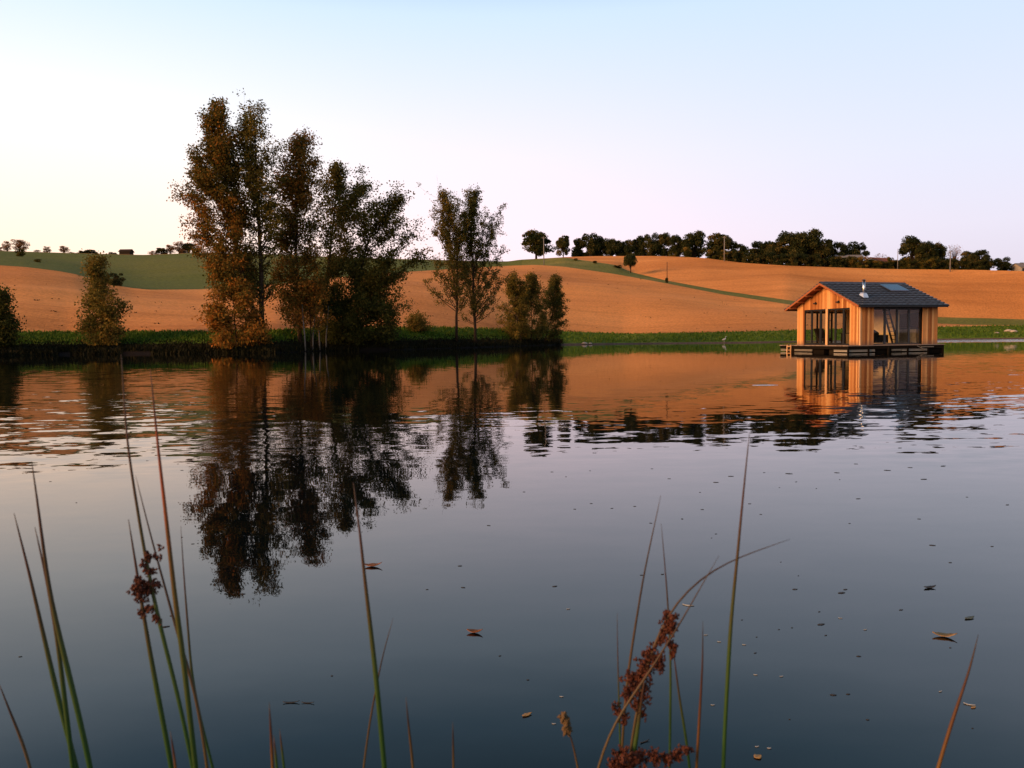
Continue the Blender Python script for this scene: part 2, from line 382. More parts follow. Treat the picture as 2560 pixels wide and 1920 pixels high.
# ------------------------------------------------------------------ water
def water_mat():
    t = NT('lake_water')
    g = t.n('ShaderNodeNewGeometry'); P = g.outputs['Position']
    sx = t.n('ShaderNodeSeparateXYZ'); t.l(P, sx.inputs[0])
    def slopes(scale, detail, stretch, off=(0, 0, 0)):
        mp = t.n('ShaderNodeMapping'); mp.inputs['Scale'].default_value = stretch; mp.inputs['Location'].default_value = off; t.l(P, mp.inputs[0])
        q = t.n('ShaderNodeTexNoise'); q.inputs['Scale'].default_value = scale; q.inputs['Detail'].default_value = detail; q.inputs['Roughness'].default_value = .5
        t.l(mp.outputs[0], q.inputs['Vector'])
        v = t.n('ShaderNodeVectorMath', operation='SUBTRACT'); t.l(q.outputs['Color'], v.inputs[0]); v.inputs[1].default_value = (.5, .5, .5)
        return v.outputs[0]
    def smooth(v, a, b, c=0., d=1.):
        q = t.n('ShaderNodeMapRange', interpolation_type='SMOOTHSTEP'); t.l(v, q.inputs[0])
        q.inputs[1].default_value = a; q.inputs[2].default_value = b; q.inputs[3].default_value = c; q.inputs[4].default_value = d
        return q.outputs[0]
    yy, xx = sx.outputs[1], sx.outputs[0]
    # calm by the near bank, a breeze-ruffled belt 9 to 30 m out, stronger at the left
    big = t.noise(.07, 2, .5, vec=P)
    yj = t.math('ADD', yy, t.math('MULTIPLY', t.math('SUBTRACT', big.outputs[0], .5), 8.0))
    belt = t.math('MULTIPLY', smooth(yj, 5.2, 8.2), smooth(yj, 22, 11.5))
    beltl = t.math('MULTIPLY', smooth(yj, 5.2, 8.2), smooth(yj, 40, 24))
    ratio = t.math('DIVIDE', xx, yy)
    left = smooth(ratio, -.22, -.44)
    right = smooth(ratio, .36, .62)
    gust = t.noise(.35, 3, .6, vec=P)
    gs = smooth(gust.outputs[0], .34, .56)
    amp = t.math('ADD', t.math('ADD', .013, t.math('MULTIPLY', belt, .025)),
                 t.math('MULTIPLY', beltl, t.math('MULTIPLY', t.math('ADD', left, t.math('MULTIPLY', right, .7)), t.math('ADD', .012, t.math('MULTIPLY', gs, .085)))))
    # far rippled band under the right bank, and a small patch of disturbed water in front of the house
    far = t.math('MULTIPLY', smooth(yy, 86, 98), smooth(ratio, .30, .46))
    amp = t.math('ADD', amp, t.math('MULTIPLY', far, .5))
    px = t.math('SUBTRACT', xx, WAKE.x); py = t.math('SUBTRACT', yy, WAKE.y)
    wk = t.math('ADD', t.math('POWER', t.math('DIVIDE', px, .34), 2), t.math('POWER', t.math('DIVIDE', py, .2), 2))
    wake = smooth(wk, 1.0, .5)
    amp = t.math('ADD', amp, t.math('MULTIPLY', wake, .4))
    s1 = slopes(3.2, 1.5, (.55, 1.3, 1)); s2 = slopes(11, 1, (.6, 1.2, 1), (3, 7, 0))
    v1 = t.n('ShaderNodeVectorMath', operation='SCALE'); t.l(s1, v1.inputs[0]); t.l(amp, v1.inputs['Scale'])
    v2 = t.n('ShaderNodeVectorMath', operation='SCALE'); t.l(s2, v2.inputs[0]); t.l(t.math('MULTIPLY', amp, .4), v2.inputs['Scale'])
    va = t.n('ShaderNodeVectorMath', operation='ADD'); t.l(v1.outputs[0], va.inputs[0]); t.l(v2.outputs[0], va.inputs[1])
    bi = t.n('ShaderNodeCombineXYZ'); t.l(t.math('MULTIPLY', t.math('ADD', far, wake), -.075), bi.inputs[1])
    vc = t.n('ShaderNodeVectorMath', operation='ADD'); t.l(va.outputs[0], vc.inputs[0]); t.l(bi.outputs[0], vc.inputs[1]); va = vc
    vm = t.n('ShaderNodeVectorMath', operation='MULTIPLY'); t.l(va.outputs[0], vm.inputs[0]); vm.inputs[1].default_value = (1, 1, 0)
    vb = t.n('ShaderNodeVectorMath', operation='ADD'); t.l(vm.outputs[0], vb.inputs[0]); vb.inputs[1].default_value = (0, 0, 1)
    vn = t.n('ShaderNodeVectorMath', operation='NORMALIZE'); t.l(vb.outputs[0], vn.inputs[0])
    t.base((.0012, .0032, .0042), .012, .5); t.b.inputs['IOR'].default_value = 1.333
    t.l(vn.outputs[0], t.b.inputs['Normal'])
    return t.m
WAKE = at_water(1653 * K, 832 * K)
M['water'] = water_mat()
g = MB(); g.add([(-420, -3, 0), (420, -3, 0), (420, 320, 0), (-420, 320, 0)], [(0, 1, 2, 3)])
tag(g.build('lake_water', M['water']), 'calm dark lake mirroring sky, trees and field', None, None, 'structure')

# ------------------------------------------------------------------ floating house
def wood(name, c1, c2, c3, foot=True, rough=.7, spec=.25):
    t = NT(name)
    oi = t.n('ShaderNodeObjectInfo')
    gr = t.noise(6, 5, .7, stretch=(9, 9, .5)); 
    col = t.ramp(t.math('ADD', t.math('MULTIPLY', gr.outputs[0], .35), t.math('MULTIPLY', oi.outputs['Random'], .65)), [(.2, c1), (.5, c2), (.8, c3)])
    if foot:                         # rain-splash weathering of the boards' feet
        g = t.n('ShaderNodeNewGeometry'); s = t.n('ShaderNodeSeparateXYZ'); t.l(g.outputs['Position'], s.inputs[0])
        q = t.noise(3, 3, .6, stretch=(3, 3, .6), vec=g.outputs['Position'])
        f = t.n('ShaderNodeMapRange'); t.l(t.math('ADD', s.outputs[2], t.math('MULTIPLY', q.outputs[0], .5)), f.inputs[0])
        f.inputs[1].default_value = 1.05; f.inputs[2].default_value = .65
        col = t.mix(t.math('MULTIPLY', f.outputs[0], .75), col, (.11, .085, .07))
    t.base(col, rough, spec); t.bump(gr.outputs[0], .3, .01)
    return t.m
M['larch'] = wood('larch_planks', (.24, .080, .018), (.46, .19, .055), (.64, .34, .13))
M['trimwood'] = wood('trim_wood', (.46, .25, .11), (.56, .32, .15), (.62, .38, .2), False)
M['soffit'] = wood('soffit_wood', (.22, .062, .02), (.28, .085, .028), (.33, .11, .04), False)
M['deckwood'] = wood('deck_wood', (.16, .11, .085), (.24, .18, .14), (.32, .25, .2), False)
M['greywood'] = wood('grey_wood', (.12, .11, .09), (.2, .18, .15), (.28, .26, .22), False)
M['darkwood'] = wood('dark_wood', (.006, .0045, .0035), (.009, .007, .005), (.016, .012, .008), False, .95, .05)
M['roof'] = plain('slate_grey_roof', (.045, .05, .062), .45, .5, scale=3, var=.3)
M['roofedge'] = plain('roof_edge_metal', (.16, .17, .19), .4, .5, scale=3, var=.2)
M['black'] = plain('black_frame', (.010, .010, .011), .45, .4)
M['steel'] = plain('stainless_steel', (.6, .6, .6), .3, .5, 1.0, .05)
M['flash'] = plain('flashing_metal', (.55, .6, .68), .35, .5, .6, .1)
M['solar'] = plain('solar_glass', (.03, .05, .11), .12, .6, 0, .1)
M['plaster'] = plain('interior_plywood', (.72, .52, .27), .8, .2, scale=2, var=.15)
M['inner'] = plain('interior_floor', (.22, .14, .08), .6, .3)
M['sofa'] = plain('dark_upholstery', (.018, .013, .011), .9, .1)
M['counter'] = plain('brown_counter', (.10, .045, .022), .6, .3)
M['pale'] = plain('pale_cupboard', (.40, .34, .26), .7, .3)
def glass_mat():
    t = NT('window_glass')
    tr = t.n('ShaderNodeBsdfTransparent'); tr.inputs[0].default_value = (.97, .98, .97, 1)
    gl = t.n('ShaderNodeBsdfGlossy'); gl.inputs['Roughness'].default_value = .01
    lw = t.n('ShaderNodeLayerWeight'); lw.inputs[0].default_value = .5
    fr = t.n('ShaderNodeMath', operation='MULTIPLY_ADD'); t.l(t.math('POWER', lw.outputs['Facing'], 4.0), fr.inputs[0]); fr.inputs[1].default_value = .55; fr.inputs[2].default_value = .02
    mx = t.n('ShaderNodeMixShader'); t.l(fr.outputs[0], mx.inputs[0]); t.l(tr.outputs[0], mx.inputs[1]); t.l(gl.outputs[0], mx.inputs[2])
    t.l(mx.outputs[0], t.out.inputs[0]); return t.m
M['glass'] = glass_mat()

TH = R(17); HW, HL = 6.1, 6.0            # gable width (local y), length (local x)
DZ, WT = .80, 3.28                       # deck level, top of the long walls
RIDGE, EAVE = 4.93, 3.34
OG, OR_, OE = .6, .25, .55               # overhangs: gable, rear, eaves
HS = .984
HM = Matrix.Translation(Vector((21.64 * HS, 49 * HS, -.345))) @ Matrix.Rotation(TH, 4, 'Z') @ Matrix.Scale(HS, 4)
house = empty('floating_house', HM.translation, TH); house.scale = (HS,) * 3
tag(house, 'larch clad floating cabin with a dark grey pitched roof on a timber deck', 'house')
hp = lambda: None
slope = (RIDGE - EAVE) / (HW / 2 + OE)
def roof_z(y): return RIDGE - abs(y - HW / 2) * slope      # top plane of the roof
rng = random.Random(5)
def plank_mesh(w, h, hl=None, t=.022):
    """vertical board in the x-z plane, back at y=0, front at y=-t; hl: other top height"""
    b = .006; hl = h if hl is None else hl
    m = MB()
    def P(x, y, z): return (x, y, z)
    m.add([(0, 0, 0), (w, 0, 0), (w, 0, h), (0, 0, hl), (b, -t, 0), (w - b, -t, 0), (w - b, -t, h), (b, -t, hl)],
          [(0, 3, 2, 1), (4, 5, 6, 7), (0, 1, 5, 4), (1, 2, 6, 5), (2, 3, 7, 6), (3, 0, 4, 7)])
    return m
pl_cache = {}
def plank(parent, x, z0, w, h, hl=None, rot=0.0, off=(0, 0), mat='larch'):
    key = (round(w, 3), round(h, 3), None if hl is None else round(hl, 3), mat)
    if key not in pl_cache: pl_cache[key] = plank_mesh(w, h, hl).mesh('plank', M[mat])
    o = link('plank', pl_cache[key], parent)
    o.location = x; o.rotation_euler = (0, 0, rot)
    return o

# --- gable wall facing the lake at the left (plane x = 0; boards run along local y)
PB = .152
gw = MB()
GY = [(0.0, .88), (.88, 2.98), (2.98, 3.14), (3.14, 5.37), (5.37, HW)]   # near pier, window, post, window, far pier
GT = 3.16                                                             # head of the gable windows
def under(y): return roof_z(y) - .19
for (a, b) in ((0.03, .88), (5.37, HW - .03)):
    gw.prism([(a, DZ), (b, DZ), (b, GT), (a, GT)], 0, .0, .1)
gw.prism([(2.98, DZ), (3.14, DZ), (3.14, GT), (2.98, GT)], 0, 0, .1)
gw.prism([(.03, GT), (HW - .03, GT), (HW - .03, under(HW)), (HW / 2, under(HW / 2)), (.03, under(0))], 0, 0, .1)
gable = gw.build('gable_wall', M['darkwood'], house)
n = int(HW / PB); w = HW / n
for i in range(n):
    y1, y0 = HW - i * w, HW - (i + 1) * w      # board spans y0..y1 ; local board x runs towards -y when rotated -90
    yc = (y0 + y1) / 2
    solid = any(a - .02 <= yc <= b + .02 for a, b in (GY[0], GY[4]))
    zb = DZ if solid else GT
    jit = rng.uniform(-.004, .004)
    # rotate -90 deg: local x -> -y, local -y -> -x (outwards)
    plank(gable, (-.001 + jit, y1 - .006, zb + .004), zb, w - .012, under(y0) - zb - .004 if True else 0, under(y1) - zb - .004, -math.pi / 2)
pm = MB(); pm.box(-.04, .0, 2.965, 3.155, DZ, GT); pm.build('window_post', M['trimwood'], house)
cb = MB(); cb.box(-.035, .06, -.035, .055, DZ, WT - .04); cb.build('corner_post', M['trimwood'], house)
# --- other walls
fw = MB()                                       # front long wall (y = 0)
LX = [(0.06, 1.02), (1.02, 4.78), (4.78, HL)]
LT = 3.10
for a, b in (LX[0], LX[2]): fw.box(a, b, .0, .1, DZ, WT - .05)
fw.box(LX[1][0], LX[1][1], 0.0, .1, LT, WT - .05)
front = fw.build('front_wall', M['darkwood'], house)
for (a, b) in (LX[0], LX[2]):
    k = int(round((b - a) / PB)); w = (b - a) / k
    for i in range(k): plank(front, (a + i * w + .001, -.001 + rng.uniform(-.005, .005), DZ + .004), 0, w - .012, WT - DZ - .06)
rw = MB(); rw.prism([(0, DZ), (HW, DZ), (HW, under(HW)), (HW / 2, under(HW / 2)), (0, under(0))], 0, HL - .1, HL)
rear = rw.build('rear_wall', M['plaster'], house)
w = HW / n
for i in range(n):
    y0, y1 = i * w, (i + 1) * w
    plank(rear, (HL + .001, y0 + .001, DZ + .004), 0, w - .002, under(y1) - DZ - .004, under(y0) - DZ - .004, math.pi / 2)
bw = MB()                                       # back long wall with windows onto the field
BX = [(.1, .5), (4.0, HL - .1)]
for a, b in BX: bw.box(a, b, HW - .1, HW, DZ, WT - .05)
bw.box(.5, 4.0, HW - .1, HW, 3.05, WT - .05)
back = bw.build('back_wall', M['plaster'], house)
k = 13
for a, b in BX:
    k = max(2, int((b - a) / PB)); w = (b - a) / k
    for i in range(k): plank(back, (a + (i + 1) * w, HW + .001, DZ + .004), 0, w - .002, WT - DZ - .06, None, math.pi)
# --- windows
def window(axis, a, b, pos, z0, z1, mull, fd=.07, fw=.07):
    m = MB()
    def bx(s0, s1, t0, t1):
        if axis == 'y': m.box(pos, pos + fd, s0, s1, t0, t1)
        else: m.box(s0, s1, pos, pos + fd, t0, t1)
    bx(a, a + fw, z0, z1); bx(b - fw, b, z0, z1); bx(a + fw, b - fw, z0, z0 + .08); bx(a + fw, b - fw, z1 - .09, z1)
    for q, ww in mull: bx(q - ww / 2, q + ww / 2, z0 + .08, z1 - .09)
    o = m.build('window', M['black'], house)
    ed = [a + fw] + [e for q, ww in mull for e in (q - ww / 2, q + ww / 2)] + [b - fw]
    for i in range(0, len(ed), 2):
        p = MB(); c = pos + fd * .5
        if axis == 'y': p.box(c - .006, c + .006, ed[i], ed[i + 1], z0 + .08, z1 - .09)
        else: p.box(ed[i], ed[i + 1], c - .006, c + .006, z0 + .08, z1 - .09)
        p.build('pane', M['glass'], o)
    return o
window('y', .885, 2.975, .015, DZ + .02, GT - .003, [(1.52, .16), (2.28, .13)])
window('y', 3.145, 5.365, .015, DZ + .02, GT - .003, [(3.72, .2), (4.62, .14)])
window('x', 1.025, 4.775, .10, DZ + .02, LT - .003, [(1.98, .14), (2.92, .14), (3.84, .14)])
window('x', .505, 3.995, HW - .085, DZ + .02, 3.047, [(1.6, .12), (2.8, .12)])
# --- floor and interior
m = MB(); m.box(.1, HL - .1, .1, HW - .1, DZ + .002, DZ + .03); m.build('floor', M['inner'], house)
m = MB(); m.box(4.3, 4.4, 1.5, 4.1, DZ + .03, 3.2); m.build('partition', M['plaster'], house)
m = MB(); m.box(.1, HL - .1, .1, HW - .1, 3.2, 3.24); m.build('loft_floor', M['plaster'], house)
# --- roof
for side in (0, 1):
    sg = -1 if side == 0 else 1
    ye, yr = (HW / 2 + sg * (HW / 2 + OE)), HW / 2
    m = MB()
    t = .06
    m.prism([(yr, RIDGE - .10), (ye, EAVE - .10), (ye, EAVE - .10 - t), (yr, RIDGE - .10 - t)], 0, -OG, HL + OR_)
    rs = m.build('roof_slope', M['soffit'], house)
    nc = 12
    run = (HW / 2 + OE); L = math.hypot(run, RIDGE - EAVE); ex = .03
    dy, dz = sg * run / L, -(RIDGE - EAVE) / L                   # down-slope direction
    ny, nz = -dz * sg * 1.0, run / L                              # upward normal
    ny = sg * (RIDGE - EAVE) / L
    st = L / nc
    for c in range(nc):
        m = MB()
        p0 = (yr + dy * (c * st - .05 if c else 0), RIDGE - .095 + dz * (c * st - .05 if c else 0)); p1 = (yr + dy * (c + 1) * st, RIDGE - .095 + dz * (c + 1) * st)
        lo = .012; th = .085
        nx = 30; x0, x1 = -OG - .02, HL + OR_ + .02
        V = []; Fq = []
        for i in range(nx + 1):
            x = x0 + (x1 - x0) * i / nx; wv = .012 * math.cos(i * math.pi) + rng.uniform(-.004, .004)
            a = (x, p0[0] + ny * lo, p0[1] + nz * lo); b = (x, p1[0] + ny * (th + wv), p1[1] + nz * (th + wv)); cpt = (x, p1[0], p1[1]); d = (x, p0[0], p0[1])
            V += [a, b, cpt, d]
        for i in range(nx):
            o = i * 4
            for j in range(4): Fq.append((o + j, o + 4 + j, o + 4 + (j + 1) % 4, o + (j + 1) % 4))
        Fq += [(3, 2, 1, 0), tuple(nx * 4 + q for q in (0, 1, 2, 3))]
        m.add(V, Fq)
        cr = m.build('shingle_course', M['roof'], rs)
    # fascia boards on the gable end and rafters under the overhang
    for xe in (-OG - .03, HL + OR_):
        m = MB(); m.prism([(yr, RIDGE - .085), (ye, EAVE - .085), (ye, EAVE - .22), (yr, RIDGE - .22)], 0, xe, xe + .03)
        m.build('fascia', M['soffit'], house)
    m = MB(); m.box(-OG, HL + OR_, min(ye, ye + sg * .025), max(ye, ye + sg * .025), EAVE - .2, EAVE - .05); m.build('eaves_board', M['black'], house)
    m = MB(); m.tube([(-OG, ye + sg * .08, EAVE - .09), (HL + OR_, ye + sg * .08, EAVE - .09)], .045, 8); m.build('gutter', M['black'], house)
    for q in range(4):
        yy = yr + sg * (.55 + q * .85)
        m = MB(); zt = roof_z(yy) - .165; m.box(-OG, 0, yy - .04, yy + .04, zt - .13, zt); m.build('purlin', M['soffit'], house)
m = MB(); m.prism([(HW / 2 - .16, RIDGE - .13), (HW / 2, RIDGE - .02), (HW / 2 + .16, RIDGE - .13), (HW / 2, RIDGE + .02)], 0, -OG - .02, HL + OR_ + .02)
m.build('ridge_cap', M['roof'], house)
# solar panel and flue on the near slope (side 0, y < HW/2)
def on_roof(x, y, lift=0): return (x, y, roof_z(y) + lift)
def roof_pt(cx, cy):
    """point of the near roof plane seen at a pixel of the enlarged view"""
    u, v = 1920 + cx * .217, 660 + cy * .217
    Mi = HM.inverted()
    o = Mi @ Vector((0, 0, CAM_H)); d = Mi.to_3x3() @ ray(u, v)
    # z = RIDGE - (HW/2 - y) * slope
    t = (RIDGE - (HW / 2 - o.y) * slope - o.z) / (d.z - d.y * slope)
    return o + d * t
a = roof_pt(1287, 245); b = roof_pt(1628, 314)
x0, x1, y0, y1 = a.x, b.x, b.y, a.y
m = MB(); m.add([on_roof(x, y, l) for l in (.01, .07) for x, y in ((x0, y0), (x1, y0), (x1, y1), (x0, y1))], [(0, 3, 2, 1), (4, 5, 6, 7), (0, 1, 5, 4), (1, 2, 6, 5), (2, 3, 7, 6), (3, 0, 4, 7)])
m.build('solar_panel', M['solar'], house)
f = roof_pt(1102, 372)
ch = empty('chimney', (f.x, f.y, f.z)); ch.parent = house
m = MB(); m.add([(-.2, -.22, -.09), (.2, -.22, -.09), (.2, .18, .11), (-.2, .18, .11), (-.14, -.13, .17), (.14, -.13, .17), (.12, .12, .24), (-.12, .12, .24)],
                [(0, 3, 2, 1), (4, 5, 6, 7), (0, 1, 5, 4), (1, 2, 6, 5), (2, 3, 7, 6), (3, 0, 4, 7)])
m.build('flashing', M['flash'], ch)
m = MB(); m.tube([(0, 0, .1), (0, 0, .95)], .085, 14); m.build('flue_pipe', M['steel'], ch, True)
m = MB(); m.tube([(0, 0, .95), (0, 0, .99)], .06, 10); m.tube([(0, 0, .99), (0, 0, 1.02), (0, 0, 1.06)], [.14, .13, .03], 14); m.build('rain_cap', M['black'], ch)
for yy in (1.95, 4.15):
    m = MB(); m.box(-.16, -.02, yy - .12, yy + .12, 3.52, 3.6); m.box(-.06, -.02, yy - .07, yy + .07, 3.6, 3.66); m.build('wall_lamp', M['black'], house)
# --- deck, floats, ladder
DX0, DX1, DY0, DY1 = -1.2, HL + .3, -.35, HW + .35
dk = empty('deck', (0, 0, 0)); dk.parent = house
nb = 46; w = (DY1 - DY0) / nb
bm_ = MB(); bm_.box(DX0, DX1, .003, w - .005, DZ - .045, DZ - .002); bme = bm_.mesh('deck_board', M['deckwood'])
for i in range(nb): link('deck_board', bme, dk, (rng.uniform(-.012, .012), DY0 + i * w, rng.uniform(-.003, .003)))
m = MB()
m.box(DX0 + .05, DX1 - .05, DY0 + .04, DY0 + .1, DZ - .24, DZ - .05); m.box(DX0 + .05, DX0 + .11, DY0 + .1, DY1 - .04, DZ - .24, DZ - .05)
m.box(DX1 - .11, DX1 - .05, DY0 + .1, DY1 - .04, DZ - .24, DZ - .05); m.box(DX0 + .11, DX1 - .11, DY1 - .1, DY1 - .04, DZ - .24, DZ - .05)
m.build('rim_joist', M['darkwood'], dk)
def flt(x0, x1, y0, y1):
    m = MB(); m.box(x0, x1, y0, y1, -.35, DZ - .25)
    for k in range(1, 5): pass
    m.build('float_block', M['darkwood'], dk)
for i in range(3):
    y0 = DY0 + .18 + i * 2.25
    flt(DX0 + .2, DX0 + 2.0, y0, y0 + 1.75)
for i in range(3):
    x0 = DX0 + 2.2 + i * 1.85
    flt(x0, x0 + 1.6, DY0 + .18, DY0 + 2.2); 
flt(DX0 + 2.2, DX1 - .3, DY1 - 2.2, DY1 - .2)
def slat_x(x0, x1, z): m = MB(); m.box(x0, x1, DY0 + .08, DY0 + .14, z, z + .05); m.build('slat', M['greywood'], dk)
def slat_y(y0, y1, z): m = MB(); m.box(DX0 + .08, DX0 + .14, y0, y1, z, z + .055); m.build('slat', M['greywood'], dk)
for z in (.40, .47): 
    slat_y(-.3, 1.0, z); slat_y(3.1, 4.9, z); slat_y(5.75, 6.4, z)
for z in (.41, .48): slat_x(-1.1, .9, z); slat_x(2.2, 2.95, z); slat_x(3.0, 5.1, z)
m = MB(); m.bar((4.1, DY0 + .05, .72), (4.75, DY0 + .0, .44), .04, .04); m.build('brace', M['greywood'], dk)
m = MB(); m.box(4.4, 5.4, DY0 + .0, DY0 + .035, .62, .67); m.build('plank', M['greywood'], dk)
for x in (-1.12, .4, 1.9, 3.4, 5.0, DX1 - .12):
    m = MB(); m.box(x - .05, x + .05, DY0 + .02, DY0 + .09, .1, DZ - .06); m.build('post', M['darkwood'], dk)
ld = empty('deck_ladder', (0, 0, 0)); ld.parent = dk
for yy in (5.1, 5.5):
    m = MB(); m.bar((DX0 - .04, yy, DZ + .02), (DX0 - .12, yy, -.4), .06, .06); m.build('rail', M['trimwood'], ld)
for k in range(4):
    z = DZ - .1 - k * .24; x = DX0 - .05 - .07 * (k * .24 / 1.2)
    m = MB(); m.box(x - .04, x + .04, 5.13, 5.47, z - .02, z + .02); m.build('rung', M['trimwood'], ld)
def inside(name, x, y, z=DZ + .03, label=None, cat=None):
    o = empty(name, HM @ Vector((x, y, z)), TH); o.scale = (HS,) * 3; return tag(o, label, cat)
o = inside('sofa', 1.75, .95, label='dark sofa with rounded back behind the long glass front', cat='sofa')
m = MB(); m.box(-.75, .75, -.35, .4, .08, .42); m.build('seat', M['sofa'], o)
m = MB(); m.tube([(-.75, .36, .62), (-.45, .36, .74), (0, .36, .7), (.45, .36, .74), (.75, .36, .64)], [.12, .2, .17, .2, .13], 8); m.box(-.75, .75, .28, .42, .42, .7); m.build('backrest', M['sofa'], o)
for s in (-1, 1):
    m = MB(); m.box(s * .85 - .1, s * .85 + .1, -.35, .4, .08, .6); m.build('armrest', M['sofa'], o)
o = inside('loft_ladder', 3.7, 1.3, label='steep wooden loft ladder behind the long window', cat='ladder')
for s in (0, 1):
    m = MB(); m.bar((.42, s * .45, 0), (-.42, s * .45, 2.36), .07, .1); m.build('stringer', M['darkwood'], o)
for k in range(8):
    z = .28 + k * .27; x = .42 - .84 * z / 2.36
    m = MB(); m.box(x - .13, x + .09, .04, .41, z - .02, z + .02); m.build('tread', M['darkwood'], o)
o = inside('kitchen_unit', 5.58, 2.3, label='brown kitchen unit with pale lower cupboards behind the right panes', cat='kitchen unit')
m = MB(); m.box(-.3, .3, -1.3, 1.3, 0, .95); m.build('cupboard', M['pale'], o)
m = MB(); m.box(-.33, .31, -1.33, 1.33, .95, 1.02); m.build('worktop', M['black'], o)
m = MB(); m.box(.1, .3, -1.3, 1.3, 1.05, 2.0); m.build('wall_panel', M['counter'], o)
o = inside('dining_table', 1.5, 2.35, label='dark dining table seen through the gable windows', cat='table')
m = MB(); m.box(-.5, .5, -.7, .7, .7, .75); m.build('tabletop', M['sofa'], o)
for s in (-1, 1):
    for q in (-1, 1):
        m = MB(); m.box(s * .42 - .03, s * .42 + .03, q * .6 - .03, q * .6 + .03, 0, .7); m.build('leg', M['sofa'], o)
o = inside('armchair', 1.3, 4.9, label='dark armchair with reclined back behind the far gable window', cat='armchair')
m = MB(); m.box(-.35, .35, -.35, .35, .2, .42); m.build('seat', M['sofa'], o)
m = MB(); m.bar((0, .3, .4), (0, .62, 1.05), .7, .14, (0, 1, 0)); m.build('backrest', M['sofa'], o)
for s in (-1, 1):
    for q in (-1, 1):
        m = MB(); m.box(s * .3 - .03, s * .3 + .03, q * .3 - .03, q * .3 + .03, 0, .2); m.build('leg', M['sofa'], o)

# ------------------------------------------------------------------ trees
def leaves_mesh(name, C, T, size, nprng, mat, flat=0.0, aspect=.62):
    n = len(C)
    U = nprng.normal(size=(n, 3)); U /= np.linalg.norm(U, axis=1, keepdims=True)
    W = nprng.normal(size=(n, 3)); W[:, 2] += flat
    W -= (W * U).sum(1, keepdims=True) * U; W /= np.linalg.norm(W, axis=1, keepdims=True) + 1e-6
    s = size * nprng.uniform(.6, 1.35, (n, 1))
    V = np.empty((n, 4, 3)); V[:, 0] = C - U * s * .5; V[:, 1] = C + W * s * .5 * aspect; V[:, 2] = C + U * s * .5; V[:, 3] = C - W * s * .5 * aspect
    Fq = np.arange(n * 4).reshape(n, 4)
    return new_mesh(name, V.reshape(-1, 3), Fq, mat, False, np.repeat(np.clip(T, 0, 1), 4))
def interp_path(path, t):
    a = np.array(path, float); return np.array([np.interp(t, a[:, 0], a[:, 1]), np.interp(t, a[:, 0], a[:, 2]), 0.0])
